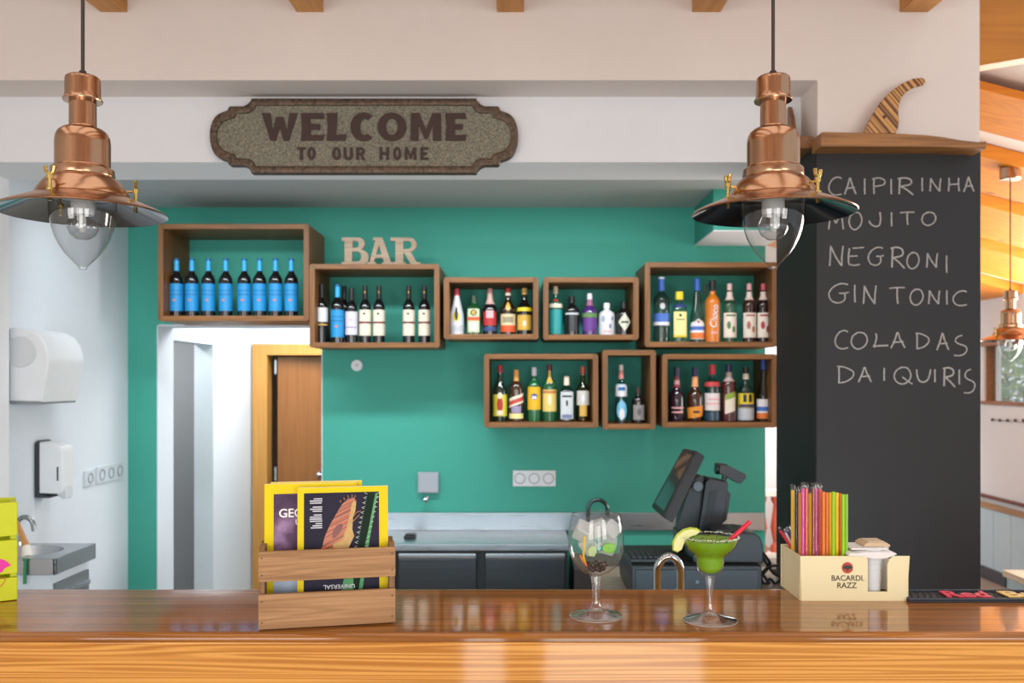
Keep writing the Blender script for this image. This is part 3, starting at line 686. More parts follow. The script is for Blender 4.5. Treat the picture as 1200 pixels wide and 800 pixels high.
# BAR letters
bo = W(445.5,309,YF+.05); bo.z = SH[1][0].z+SH[1][2]
bl = thing('letter_sign', 'weathered wooden BAR cut-out letters standing on the wine shelf', 'sign', bo)
LW = wood((138,116,96), (188,164,142), 'X', 3, .8, rings=.3, bump=.3)
kx = M(YF+.05)/5   # zoomed px -> m
def bz(lp): return [((x-477)*kx, (240-y)*kx) for x, y in lp]
def arc(cx, cy, rx, ry, a0, a1, n=10): return [(cx+rx*math.cos(math.radians(a0+(a1-a0)*i/n)), cy-ry*math.sin(math.radians(a0+(a1-a0)*i/n))) for i in range(n+1)]
b = nb(); poly(b, [bz([(250,240),(250,222),(268,222),(268,98),(252,98),(252,78),(350,78)]+arc(350,115,36,36,80,-70,8)+[(370,150)]+arc(366,196,44,44,70,-90,9)),
                   bz([(315,98),(315,138),(335,138)]+arc(335,118,18,20,-80,80,6)), bz([(312,160),(312,218),(345,218)]+arc(345,189,22,29,-80,80,6))], 0, .02); obj('letter', b, LW, bl)
b = nb(); poly(b, [bz([(400,240),(400,224),(415,222),(448,96),(435,96),(435,78),(490,78),(540,222),(556,224),(556,240),(488,240),(488,224),(500,222),(492,198),(446,198),(440,222),(452,224),(452,240)]),
                   bz([(452,178),(486,178),(470,124)])], 0.0002, .0202); obj('letter', b, LW, bl)
b = nb(); poly(b, [bz([(552,240),(552,222),(566,222),(566,98),(538,98),(538,78),(640,78)]+arc(645,120,46,42,85,-75,8)+[(655,162),(690,222),(712,224),(712,240),(660,240),(618,168),(612,168),(612,222),(626,224),(626,240)]),
                   bz([(612,98),(612,146),(640,146)]+arc(640,122,22,24,-80,80,6))], 0, .02); obj('letter', b, LW, bl)

# ------------------------------------------------------------------ bottles
PROF = {
 'bordeaux': [(0,0),(.93,0),(1,.012),(1,.60),(.985,.635),(.9,.675),(.72,.71),(.5,.745),(.37,.785),(.34,.83),(.34,.985),(.33,1),(0,1)],
 'round':    [(0,0),(.93,0),(1,.012),(1,.50),(.98,.55),(.86,.61),(.62,.665),(.44,.72),(.36,.78),(.33,.84),(.33,.99),(.31,1),(0,1)],
 'squat':    [(0,0),(.93,0),(1,.015),(1,.60),(.96,.66),(.8,.72),(.5,.765),(.36,.79),(.33,.82),(.33,.985),(.3,1),(0,1)],
 'cone':     [(0,0),(.93,0),(1,.012),(1,.36),(.93,.45),(.76,.56),(.58,.67),(.44,.77),(.36,.84),(.32,.90),(.32,.99),(.3,1),(0,1)],
 'tall':     [(0,0),(.93,0),(1,.012),(1,.62),(.95,.67),(.72,.72),(.46,.755),(.38,.79),(.36,.85),(.36,.99),(.33,1),(0,1)],
 'slim':     [(0,0),(.97,0),(1,.012),(.97,.2),(.90,.42),(.88,.60),(.84,.66),(.62,.69),(.38,.72),(.32,.77),(.29,.86),(.29,.99),(.27,1),(0,1)],
 'curvy':    [(0,0),(.80,0),(.86,.012),(.95,.2),(1,.38),(.97,.46),(.8,.53),(.55,.58),(.4,.64),(.34,.72),(.31,.82),(.31,.99),(.29,1),(0,1)],
}
def rad(pr, f):
    for (r0, z0), (r1, z1) in zip(pr[1:-1], pr[2:]):
        if z0 <= f <= z1 and z1 > z0: return r0+(r1-r0)*(f-z0)/(z1-z0)
    return pr[1][0]
def patch(bm, pr, R, H, f0, f1, half, off=.0006, rows=6, cols=14, power=None, shape=None, tilt=0.0, mid=0.0):
    """piece of paper wrapped on the bottle, centred on the front"""
    full = half >= 179.9
    grid = []
    for i in range(rows+1):
        t = i/rows; row = []
        hw = half*(shape(t) if shape else 1)
        for j in range(cols+(0 if full else 1)):
            u = j/cols*2-1; a = math.radians(-90+mid+u*hw)
            f = f0+(f1-f0)*t+tilt*u
            k = 1
            if power: k = 1/((abs(math.cos(a))**power+abs(math.sin(a))**power)**(1/power))
            r = (rad(pr, min(max(f, .0), 1))*R+off)*k
            row.append(bm.verts.new((r*math.cos(a), r*math.sin(a), f*H)))
        grid.append(row)
    for r0, r1 in zip(grid, grid[1:]):
        n = len(r0)
        for j in range(n if full else n-1):
            k = (j+1) % n; bm.faces.new((r0[j], r0[k], r1[k], r1[j]))
def paper(c, rough=.5): return plain(c, rough, var=.05, bscale=120)
def dglass(c, rough=.07): return plain(c, rough, 0, .6, var=.02)
def cglass(t, e=.5): return glass(t, e, 1.1)
diamond = lambda t: max(.02, 1-abs(2*t-1))
oval = lambda t: max(.05, math.sqrt(max(0, 1-(2*t-1)**2)))
arch = lambda t: 1 if t < .6 else max(.1, math.sqrt(max(0, 1-((t-.6)/.4)**2)))
def bottle(shelf, px, top, base, wpx, shape, gmat, cap, labels, label, group, power=None, Y=4.5, extra=None):
    s = M(Y); H = (base-top)*s; R = wpx*s/2; pr = PROF[shape]
    q = W(px, 0, Y)
    t = thing('bottle', label, 'bottle', (q.x, Y, shelf_z(shelf)), group=group)
    seg = 28
    if cap: cf, ccol, crough, cmul = cap
    else: cf = 1.0
    body = [(r*R, f*H) for r, f in pr if f < cf-.002]
    body.append((rad(pr, cf-.001)*R, cf*H)); body.append((0, cf*H))
    b = nb(); lathe(b, body, seg, power=power); obj('glass_body', b, gmat, t, ang=50)
    if cap:
        r0 = rad(pr, cf)*R*cmul
        b = nb(); lathe(b, [(0,cf*H-.004),(r0,cf*H-.004),(r0*1.02,cf*H+.001),(r0*.97,H-.002),(r0*.85,H),(0,H)], 20, power=power); obj('cap', b, plain(ccol, crough), t)
    for i, lb in enumerate(labels):
        f0, f1, half, mat = lb[:4]; kw = lb[4] if len(lb) > 4 else {}
        b = nb(); patch(b, pr, R, H, f0, f1, half, off=.0006+.0004*i, power=power, cols=28 if half > 170 else 14, **kw)
        obj(kw and 'label_mark' or 'label', b, mat, t) if False else obj('label', b, mat, t)
    if extra: extra(t, R, H, pr)
    return t
DK = dglass((16,14,16)); DKR = dglass((34,12,14)); DKG = dglass((14,34,22)); DKB = dglass((40,22,10)); GRN = dglass((22,92,50))
CLR = cglass((.86,.89,.87)); PALE = cglass((.86,.86,.72)); GOLD = cglass((.75,.55,.25)); 
BLUE = paper((30,140,200), .4); BLUE_D = paper((18,92,150)); CREAM = paper((222,212,190)); WHT = paper((226,224,226)); LAV = paper((206,200,216))
RED_ = paper((176,40,44)); MAR = paper((120,44,56)); GLD = paper((206,164,70), .3); YEL = paper((226,200,40)); ORG = paper((226,120,50)); SIL = paper((190,194,200), .3)
DRK = paper((36,34,40)); GRNL = paper((90,130,70)); BLL = paper((70,110,190)); TEAL = paper((40,150,150), .3); PNK = paper((226,170,170)); BEI = paper((214,190,150)); ORGR = paper((214,84,40)); PUR = paper((96,50,130))

# eight identical wines
ords = ['leftmost', 'second from left', 'third from left', 'fourth from left', 'fifth from left', 'sixth from left', 'seventh from left', 'rightmost']
def wine_labels(): return [(.10,.565,100,BLUE), (.36,.38,60,BLUE_D,{}), (.44,.455,60,BLUE_D,{}), (.27,.31,12,paper((200,120,110)),{'rows':3})]
xs1 = [207,225,244.4,264.6,286.4,304.3,323,341.4]
w0 = bottle(0, xs1[0], 298, 366.5, 15.6, 'bordeaux', DK, (.80,(48,168,220),.35,1.05), [(.10,.565,100,BLUE), (.37,.385,60,BLUE_D), (.44,.452,60,BLUE_D), (.265,.30,12,paper((200,120,110))), (.965,.998,180,BLUE_D)],
            'blue-labelled red wine bottle, leftmost of eight on the shelf above the doorway', 'blue wine bottles above the doorway')
for i in range(1, 8):
    c = copy_tree(w0); c.location.x = W(xs1[i],0,4.5).x; c.rotation_euler.z = math.radians(random.uniform(-9, 9))
    c['label'] = 'blue-labelled red wine bottle, %s of eight on the shelf above the doorway' % ords[i]
G2 = 'wine bottles under the BAR letters'
bottle(1, 377, 331.5, 400.5, 14, 'bordeaux', DK, (.78,(20,18,20),.4,1.05), [(.36,.60,95,WHT), (.30,.325,120,GLD), (.80,.815,180,GLD)], 'dark wine bottle with short white label and gold line, leftmost under BAR', G2)
c = copy_tree(w0); c.location = (W(395.6,0,4.5).x, 4.5, shelf_z(1)); c['label'] = 'blue-labelled wine bottle standing among black ones under the BAR letters'; c['group'] = G2
bottle(1, 403.5, 330, 398, 13, 'bordeaux', DK, (.78,(22,18,20),.4,1.05), [(.2,.55,60,DRK)], 'all-dark wine bottle half hidden behind the blue one under BAR', G2, Y=4.62)
bottle(1, 412, 336, 400.5, 14.2, 'bordeaux', DK, (.78,(24,20,26),.4,1.05), [(.15,.57,100,LAV), (.40,.44,14,PNK), (.28,.29,60,PUR)], 'dark wine bottle with pale lavender label, third of the front row under BAR', G2)
cw = bottle(1, 428, 333.5, 400.5, 13.8, 'bordeaux', DK, (.78,(20,16,18),.4,1.05), [(.13,.58,100,CREAM), (.34,.375,100,MAR), (.49,.53,12,DRK,{'shape':oval}), (.84,.91,25,GLD,{'shape':oval})], 'cream-labelled red wine bottle, left one of the middle pair under BAR', G2)
for px, lb in ((444.2,'cream-labelled red wine bottle, right one of the middle pair under BAR'), (479,'cream-labelled red wine bottle after the gap under BAR, left of the last'), (497.3,'cream-labelled red wine bottle at the far right end under BAR')):
    c = copy_tree(cw); c.location.x = W(px,0,4.5).x; c['label'] = lb
G3 = 'liqueur bottles on the third shelf'
bottle(2, 535.4, 336, 390.5, 17, 'cone', plain((214,216,222),.25,0,.4), (.86,(196,60,70),.4,1.1), [(.28,.52,30,YEL,{'shape':oval}), (.30,.62,14,DRK,{'shape':oval}), (.08,.2,60,SIL)], 'frosted white coconut liqueur bottle with red cap', G3)
bottle(2, 555.4, 344.5, 390.5, 17, 'squat', dglass((24,70,34)), (.84,(40,60,40),.4,1.1), [(.06,.66,42,paper((186,196,160))), (.36,.45,42,ORGR), (.48,.64,22,DRK,{'shape':oval}), (.50,.62,14,GLD,{'shape':oval}), (.1,.3,24,WHT)], 'squarish green herbal liqueur bottle with orange-banded label', G3, power=4)
bottle(2, 574.2, 336, 390.5, 17, 'round', dglass((26,18,24)), (.90,(206,150,140),.4,1.1), [(.20,.50,60,RED_), (.36,.52,30,PNK), (.08,.17,60,paper((50,70,120))), (.66,.9,180,paper((196,160,150)))], 'dark bottle with red label and pink foil neck', G3)
bottle(2, 595.4, 335.5, 390.5, 18, 'round', DKB, (.92,(176,36,36),.4,1.2), [(.20,.44,70,BEI), (.06,.2,70,ORGR), (.26,.38,40,paper((150,140,110))), (.84,.92,180,CREAM), (.5,.7,18,GLD,{'shape':oval})], 'dark brown liqueur bottle with red cap and orange-edged label', G3)
bottle(2, 614.6, 335.5, 390.5, 17.5, 'round', DK, (.88,(206,166,90),.3,1.15), [(.10,.42,70,GLD), (.18,.3,14,CREAM,{'shape':oval}), (.50,.58,100,YEL)], 'black liqueur bottle with gold label and yellow shoulder band', G3)
G4 = 'gin bottles on the fourth shelf'
bottle(3, 651, 334, 391.5, 15.5, 'bordeaux', dglass((20,84,66)), (.86,(220,200,170),.5,1.1), [(.03,.52,180,TEAL), (.56,.64,180,CREAM), (.68,.74,30,RED_,{'shape':oval})], 'tall green gin bottle with teal body and cream neck band', G4)
bottle(3, 670, 345.5, 391.5, 17.5, 'squat', dglass((20,20,22)), (.84,(18,18,20),.4,1.25), [(.52,.57,60,SIL), (.1,.48,20,paper((60,62,66)))], 'black-glass gin bottle with thin silver band', G4)
bottle(3, 691, 342, 391.5, 17.5, 'round', dglass((74,40,104)), (.86,(220,216,224),.4,1.1), [(.42,.52,100,GRNL), (.1,.4,60,PUR), (.7,.85,180,paper((150,90,120)))], 'violet gin bottle with white stopper', G4)
bottle(3, 711, 353.5, 391.5, 18.5, 'squat', plain((216,214,218),.35), (.86,(230,228,226),.4,1.25), [(.40,.60,14,paper((150,160,190)),{'shape':oval,'mid':-30}), (.20,.36,10,paper((120,130,160)),{'shape':oval,'mid':20}), (.45,.58,9,paper((120,130,160)),{'shape':oval,'mid':38}), (.10,.14,30,PNK)], 'short white ceramic gin bottle with blue-grey pattern', G4)
bottle(3, 731, 352, 391.5, 18.5, 'squat', dglass((22,20,20)), (.82,(26,24,24),.4,1.2), [(.12,.66,48,paper((206,206,186)),{'shape':diamond,'rows':12}), (.36,.41,26,DRK)], 'squat black apothecary gin bottle with diamond cream label', G4)
G5 = 'bottles on the shelf behind the right lamp'
bottle(4, 775, 323.5, 400, 19, 'tall', cglass((.62,.66,.66)), (.80,(36,84,160),.4,1.1), [(.30,.44,100,BLL), (.26,.31,100,WHT), (.5,.6,18,SIL,{'shape':oval}), (.975,1,180,WHT)], 'large clear vodka bottle with blue cap and mountain-blue label', G5)
bottle(4, 796, 340.5, 400, 16.5, 'squat', PALE, (.86,(236,206,40),.4,1.6), [(.10,.60,50,paper((236,222,150))), (.50,.56,10,DRK,{'shape':oval}), (.44,.455,30,DRK), (.10,.14,50,YEL), (.68,.76,100,paper((40,60,110)))], 'pale bottle with yellow ball stopper and cream label', G5, power=4)
bottle(4, 817, 325, 400, 16.5, 'cone', cglass((.66,.68,.64)), (.82,(40,90,170),.4,1.15), [(.05,.36,80,WHT,{'shape':arch}), (.19,.25,80,BLL), (.06,.15,80,ORG), (.30,.34,10,RED_,{'shape':oval}), (.96,1,180,WHT)], 'clear cone-necked bottle with blue cap on the shelf behind the lamp', G5)
def handle_extra(t, R, H, pr):
    b = nb(); tube(b, spline([(-R*.30,0,H*.93),(-R*.9,0,H*.91),(-R*1.05,0,H*.86),(-R*1.0,0,H*.76)], 6), .0045, 8); obj('pouring_handle', b, BLACK, t)
    b = nb(); text(b, 'Choco', 0, H*.42, H*.36, R*.95, -R-.0012, -R-.0002, .01, rot=PI/2*.93, shear=.3)
    for v in b.verts:
        x = max(-R*.98, min(R*.98, v.co.x)); off = -v.co.y-R
        v.co.y = -math.sqrt(max(0,(rad(pr,v.co.z/H)*R)**2-x*x))-off-.0006
    obj('lettering', b, WHT, t)
bottle(4, 835, 327, 400, 17.5, 'tall', plain((214,120,30),.3,0,.5), (.84,(24,22,24),.4,1.25), [(.14,.17,22,PNK)], 'opaque orange bottle with black cap and white script', G5, extra=handle_extra)
def syrup(px, g, cap_, fruit, lab):
    bottle(4, px, 331, 400, 16, 'bordeaux', g, (.90,cap_,.4,1.1), [(.08,.50,70,paper((232,220,206))), (.44,.47,40,fruit), (.22,.36,16,fruit,{'shape':oval,'mid':-18}), (.16,.28,13,fruit,{'shape':oval,'mid':22}), (.72,.86,180,paper((232,210,200)))], lab, G5)
syrup(855, PALE, (226,190,186), GRNL, 'pale syrup bottle with green fruit on its white label')
syrup(878, dglass((52,26,16)), (222,160,160), paper((176,110,90)), 'brown syrup bottle with pink cap and brown fruit label')
syrup(894.5, dglass((36,12,18)), (200,90,100), paper((170,40,60)), 'dark red syrup bottle with berry label, last on its shelf')
G6 = 'whisky and gin bottles on the lower left shelf'
bottle(5, 586, 428.5, 494.5, 16.5, 'round', DKG, (.88,(170,34,50),.4,1.1), [(.10,.48,75,paper((206,196,50))), (.16,.44,24,RED_,{'shape':oval}), (.12,.2,24,CREAM), (.40,.52,20,CREAM,{'shape':oval})], 'dark green whisky bottle with red cap and yellow label', G6)
bottle(5, 605, 434, 494.5, 16.5, 'squat', dglass((60,36,20)), (.80,(226,160,80),.4,1.15), [(.34,.50,75,paper((196,70,56)),{'tilt':.06}), (.44,.50,75,paper((230,220,200)),{'tilt':.06}), (.32,.36,75,paper((230,220,200)),{'tilt':.06}), (.06,.16,70,paper((236,220,150))), (.17,.30,40,paper((150,140,170)))], 'whisky bottle with slanted red and cream label', G6)
bottle(5, 626, 431, 494.5, 15.5, 'tall', GRN, (.86,(216,214,222),.4,1.1), [(.22,.64,75,paper((226,176,30))), (.40,.52,30,paper((70,80,130)),{'shape':oval}), (.42,.47,20,WHT)], 'bright green whisky bottle with tall amber-yellow label and white cap', G6)
bottle(5, 644, 428, 494.5, 16.5, 'bordeaux', dglass((18,80,46)), (.90,(100,20,34),.4,1.1), [(.18,.56,75,paper((222,196,110))), (.50,.54,75,paper((190,110,60))), (.28,.48,12,paper((236,226,190)),{'shape':oval}), (.68,.90,30,GLD)], 'green whisky bottle with dark red cap and gold neck strip', G6)
bottle(5, 664, 441.5, 494.5, 17, 'squat', cglass((.74,.78,.78)), (.82,(228,214,190),.5,1.15), [(.06,.66,46,paper((196,200,202),.35)), (.54,.58,34,DRK), (.34,.48,8,DRK,{'shape':oval}), (.08,.18,12,RED_,{'shape':diamond}), (.08,.16,34,paper((110,120,160)))], 'short square clear gin bottle with silver-grey label and cream cap', G6, power=4)
bottle(5, 683, 430, 494.5, 16.5, 'round', GOLD, (.88,(186,76,46),.35,1.1), [(.30,.56,60,paper((200,196,186),.3)), (.10,.30,30,GLD), (.34,.5,14,WHT,{'shape':oval})], 'amber rum bottle with copper cap, last on the lower left shelf', G6)
G7 = 'bottles on the narrow shelf'
bottle(6, 728, 427.5, 495.8, 15, 'slim', cglass((.66,.84,.92)), (.92,(220,214,206),.4,1.2), [(.46,.67,100,WHT), (.56,.62,36,paper((30,110,180))), (.05,.40,50,paper((120,190,220),.25),{'shape':oval}), (.06,.26,24,WHT,{'shape':oval}), (.76,.9,180,paper((220,140,130)))], 'tall slim pale blue vodka bottle on the narrow shelf', G7)
bottle(6, 748, 454.5, 495.8, 15.5, 'squat', dglass((22,18,20)), (.86,(60,44,34),.5,1.1), [(.10,.52,55,paper((140,136,134))), (.22,.42,18,paper((96,94,96)),{'shape':oval})], 'small black gin bottle with grey label on the narrow shelf', G7)
G8 = 'spirit bottles on the lower right shelf'
bottle(7, 793, 431, 494.6, 18.5, 'curvy', dglass((34,16,34)), (.84,(44,36,80),.35,1.15), [(.16,.19,50,PNK), (.24,.27,50,PNK), (.62,.84,180,paper((130,40,60),.3)), (.68,.76,60,paper((200,150,150)))], 'dark purple liqueur bottle with maroon foil neck, first on the lower right shelf', G8)
bottle(7, 814.5, 431, 494.6, 19, 'curvy', dglass((56,26,8)), (.84,(40,44,92),.35,1.2), [(.08,.28,90,paper((226,140,40)),{'tilt':.03}), (.16,.2,24,DRK), (.64,.84,180,paper((232,164,110)))], 'amber rum bottle with orange label and peach foil neck', G8)
bottle(7, 834.7, 428, 494.6, 17.5, 'bordeaux', cglass((.66,.72,.76)), (.84,(206,44,54),.35,1.25), [(.20,.50,100,paper((224,214,212))), (.30,.33,70,PNK), (.38,.41,50,PNK), (.02,.18,180,paper((40,66,84),.2)), (.62,.7,180,paper((190,60,60)))], 'clear gin bottle with bright red cap and white label', G8)
bottle(7, 854, 427.5, 494.6, 17.5, 'bordeaux', dglass((74,20,24)), (.88,(34,40,80),.35,1.25), [(.16,.46,42,paper((226,216,196)),{'tilt':.03}), (.40,.50,40,paper((140,160,60)),{'tilt':.03}), (.7,.86,180,paper((190,170,160)))], 'dark red vermouth bottle with blue cap and green-topped label', G8)
bottle(7, 874, 431, 494.6, 18, 'round', cglass((.74,.77,.76)), (.90,(40,36,30),.4,1.15), [(.26,.52,100,paper((226,200,50))), (.36,.50,12,DRK,{'mid':-20}), (.36,.50,12,DRK,{'mid':20}), (.27,.32,70,paper((60,60,100))), (.03,.25,100,SIL), (.78,.88,180,CREAM)], 'clear bottle with yellow and black label, beside the last one', G8)
bottle(7, 894.7, 421.5, 494.6, 15.5, 'cone', cglass((.62,.64,.60)), (.84,(50,84,160),.4,1.15), [(.05,.36,90,WHT,{'tilt':.0}), (.17,.24,90,BLL), (.05,.14,90,ORG)], 'clear cone-necked bottle with blue cap, last on the lower right shelf', G8)

# ------------------------------------------------------------------ things on the green wall
def disc(t, name, R, d, mat, cx=0, cz=0, y=0, seg=24):
    b = nb(); lathe(b, [(0,0),(R,0),(R,d*.7),(R*.88,d),(0,d)], seg); bmesh.ops.transform(b, matrix=Matrix.Translation((cx,y,cz)) @ Matrix.Rotation(PI/2,4,'X'), verts=b.verts); return obj(name, b, mat, t)
def socket(px0, px1, py0, py1, n, label, grp=None):
    a, c = W(px0,py1,YW), W(px1,py0,YW); w, h = c.x-a.x, c.z-a.z
    t = thing('wall_socket', label, 'socket', (a.x, YW, a.z), group=grp)
    b = nb(); box(b, (0,-.01,0), (w,0,h), .003); obj('cover_frame', b, WHITE_PLASTIC, t)
    for k in range(n):
        cx = w*(k+.5)/n
        b = nb(); lathe(b, [(h*.36,0),(h*.36,.003),(h*.29,.003),(h*.27,-.004),(0,-.004)], 24); bmesh.ops.transform(b, matrix=Matrix.Translation((cx,-.0102,h/2)) @ Matrix.Rotation(PI/2,4,'X'), verts=b.verts); o = obj('outlet', b, plain((176,178,182),.4), t)
        b = nb()
        for dx in (-.0095,.0095):
            lathe(b, [(0,0),(.0032,0),(.0032,.001),(0,.001)], 10, (dx,0,0))
        bmesh.ops.transform(b, matrix=Matrix.Translation((cx,-.0072,h/2)) @ Matrix.Rotation(PI/2,4,'X'), verts=b.verts); obj('pin_hole', b, BLACK, o)
    return t
socket(601,651,551,569.5,3,'white triple power socket on the green wall above the steel counter')
q = W(418.5,428,YW); t = thing('blanking_plate', 'small white round cover on the green wall under the wine shelf', 'cover', q); disc(t, 'cover', 6.8*M(YW), .012, WHITE_PLASTIC)
disc(t, 'screw_cap', 1.6*M(YW), .003, plain((190,190,190),.4), y=-.0118)
a, c = W(490,577,YW), W(514.5,552.5,YW)
t = thing('junction_box', 'grey square junction box on the green wall right of the magazines', 'box', (a.x, YW, a.z))
b = nb(); box(b, (0,-.03,0), (c.x-a.x,0,c.z-a.z), .005, 3); obj('housing', b, plain((158,162,170),.45), t)
b = nb(); box(b, (.006,-.034,.006), (c.x-a.x-.006,-.0295,c.z-a.z-.006), .003, 2); obj('lid', b, plain((164,168,176),.45), t)
q = W(500,584,YW); t = thing('valve_knob', 'tiny chrome valve knob on the green wall beneath the junction box', 'knob', q)
b = nb(); lathe(b, [(0,0),(.013,0),(.013,.004),(.007,.006),(.007,.03),(.014,.034),(.016,.045),(.011,.055),(0,.057)], 18); bmesh.ops.transform(b, matrix=Matrix.Rotation(PI/2,4,'X'), verts=b.verts); obj('knob', b, CHROME, t)

# ------------------------------------------------------------------ steel back counter
SZ = W(0,620.6,YW).z; SY0 = .788*F/191; SX0 = DX1+.03; SX1 = W(668,0,SY0).x
fc = thing('fridge_counter', 'stainless steel refrigerated back counter with two doors under the green wall', 'fridge counter', (0, SY0, 0))
b = nb(); box(b, (SX0,0,SZ-.032), (SX1,YW-SY0-.002,SZ), .004); obj('worktop', b, STEEL, fc)
b = nb(); box(b, (SX0,YW-SY0-.02,SZ), (XR-.01,YW-SY0-.001,W(0,600,YW).z), .003); obj('backsplash', b, STEEL, fc)
b = nb(); box(b, (SX0+.01,.03,.1), (SX1-.01,YW-SY0-.03,SZ-.032)); obj('cabinet_body', b, plain((44,46,50),.5), fc)
b = nb(); box(b, (SX0+.04,.06,0), (SX1-.04,YW-SY0-.06,.1)); obj('plinth', b, BLACK, fc)
for p0, p1 in ((380,462),(467,558),(569,662)):
    x0, x1 = W(p0,0,SY0).x, W(p1,0,SY0).x
    b = nb(); box(b, (x0,0.004,.14), (x1,.03,W(0,655,SY0).z), .004); dr = obj('door', b, STEEL_DARK, fc)
    b = nb(); box(b, (x0,-.006,W(0,654.5,SY0).z), (x1,.03,W(0,648,SY0).z), .004); obj('door_grip', b, STEEL, dr)
t = thing('cleaning_cloth', 'dark folded cloth lying on the steel back counter', 'cloth', (W(480,0,4.5).x, 4.52, SZ))
b = nb(); box(b, (-.03,-.03,0), (.03,.03,.012), .005, 3); obj('cloth', b, BLACK, t)
b = nb(); box(b, (-.024,-.026,.0118), (.028,.024,.02), .004, 3); obj('fold', b, BLACK, t)
# tap at the back
TX = W(702,0,4.5)
t = thing('mixer_tap', 'dark arched mixer tap at the wall behind the gin glass', 'tap', (TX.x-.05, 4.58, SZ))
b = nb(); lathe(b, [(0,0),(.026,0),(.026,.006),(.018,.01),(.018,.05),(0,.05)], 18); obj('base', b, CHROME, t)
r_ = .05; zt = W(0,597,4.58).z-SZ
b = nb(); tube(b, [(0,0,.04),(0,0,zt)]+[(r_-r_*math.cos(PI*k/12),0,zt+r_*math.sin(PI*k/12)) for k in range(1,13)]+[(2*r_,0,zt-.03)], .010, 12); obj('spout', b, metal((90,96,100),.2), t)
b = nb(); tube(b, [(0,-.01,.04),(0,-.05,.06)], .006, 8); obj('lever', b, CHROME, t)

# ------------------------------------------------------------------ till counter with the point-of-sale terminal
TZ = .90; TY0, TY1 = 3.05, 3.75
tx0 = W(704,0,TY0+.15).x
tcn = thing('till_counter', 'low grey-brown work counter carrying the till, left of the chalkboard column', 'counter', (tx0, TY0, 0))
b = nb(); box(b, (0,0,TZ-.03), (CX0-.012-tx0,TY1-TY0,TZ), .004); obj('worktop', b, wood((126,112,100), (158,142,126), 'X', 1, .4, rings=.2), tcn)
b = nb(); box(b, (.03,.03,0), (CX0-.03-tx0,TY1-TY0-.03,TZ-.03)); obj('cabinet_body', b, plain((70,66,62),.6), tcn)
# second small splash counter running to the right end, behind the till
b = nb(); box(b, (SX1+.02,YW-.42,.1), (XR-.03,YW-.022,SZ-.12), .004); tag(obj('back_cupboard', b, plain((52,46,44),.5)), 'dark low cupboard against the green wall behind the till', 'cupboard')
YR = 3.3
cdw = thing('cash_drawer', 'wide black cash drawer on the till counter', 'cash drawer', (W(735,0,YR).x, YR-.14, TZ))
dwid = W(881,0,YR).x-W(735,0,YR).x
b = nb(); box(b, (0,0,.006), (dwid,.40,.125), .006, 2); obj('housing', b, BLACK_PLASTIC, cdw)
b = nb(); box(b, (.012,-.004,.02), (dwid-.012,.004,.112), .004, 2); obj('drawer_front', b, plain((26,30,38),.4), cdw)
for x in (.02, dwid-.05):
    for y in (.02, .35):
        b = nb(); lathe(b, [(0,0),(.014,0),(.012,.007),(0,.007)], 12, (x+.015,y,0)); obj('foot', b, RUBBER, cdw)
disc(cdw, 'lock', .007, .004, STEEL_DARK, dwid*.5, .07, -.0035, 16)
DZT = TZ+.125
kb = thing('keyboard', 'black keyboard on the left part of the cash drawer', 'keyboard', (W(737,0,YR-.05).x, YR-.10, DZT))
b = nb(); box(b, (0,0,0), (.17,.14,.016), .004, 2); obj('base', b, BLACK_PLASTIC, kb)
kbm = plain((46,48,54),.45)
for r in range(5):
    for c_ in range(8):
        b = nb(); box(b, (.006+c_*.0198,.008+r*.0255,.0158), (.0235+c_*.0198,.0295+r*.0255,.0235), .002, 1); obj('key', b, kbm, kb)
# receipt printer with rounded back
pr0 = thing('receipt_printer', 'black hump-shaped receipt printer on the cash drawer, right of the keyboard', 'printer', (W(806,0,YR).x, YR-.1, DZT))
ww = W(886,0,YR).x-W(806,0,YR).x
b = nb(); lp = [(0,0),(0,.03),(.02,.055),(.07,.085),(.13,.105),(.18,.112),(ww-.03,.108),(ww-.008,.09),(ww,.06),(ww,0)]
poly(b, [lp], 0, .188, .006); obj('housing', b, BLACK_PLASTIC, pr0)
b = nb(); box(b, (.09,.04,.098), (.17,.18,.1125), .003, 2, ); obj('paper_lid', b, plain((40,42,46),.35), pr0)
# terminal: angled body, tilted screen
pst = thing('point_of_sale_terminal', 'black point-of-sale terminal with screen tilted back, above the till', 'till terminal', (W(822,0,3.45).x, 3.45, DZT+.112))
o0 = pst.location
zoomp = lambda zx, zy: (740+zx/4.2125, 510+zy/4.2125)
def zpoly(name, pts, Y, y0, y1, mat, parent, bev=.003):
    lp = []
    for zx, zy in pts:
        px, py = zoomp(zx, zy); q = W(px, py, Y); lp.append((q.x-o0.x, q.z-o0.z))
    b = nb(); poly(b, [lp], y0, y1, bev); return obj(name, b, mat, parent)
b = nb(); box(b, (-.10,-.05,-.1118), (.075,.055,-.03), .004); obj('base', b, BLACK_PLASTIC, pst)
zpoly('neck', [(222,480),(232,400),(262,300),(300,215),(330,195),(350,200),(345,300),(318,470)], 3.45, -.03, .05, BLACK_PLASTIC, pst)
zpoly('body', [(318,470),(352,225),(370,205),(460,225),(462,245),(430,455),(380,480),(330,490)], 3.45, -.055, .06, plain((32,34,39),.45), pst)
zpoly('body_recess', [(342,420),(372,268),(408,262),(380,430)], 3.45, -.058, -.05, plain((20,21,24),.5), pst, .001)
zpoly('side_fin', [(440,270),(462,262),(482,285),(462,410),(430,440)], 3.45, -.03, .05, BLACK_PLASTIC, pst)
b = nb(); q = W(*zoomp(318,246),3.45); lathe(b, [(0,0),(.020,0),(.022,.008),(.018,.014),(0,.014)], 24); bmesh.ops.transform(b, matrix=Matrix.Translation((q.x-o0.x,-.03,q.z-o0.z)) @ Matrix.Rotation(PI/2,4,'X'), verts=b.verts); obj('hinge_knob', b, plain((96,104,112),.35), pst)
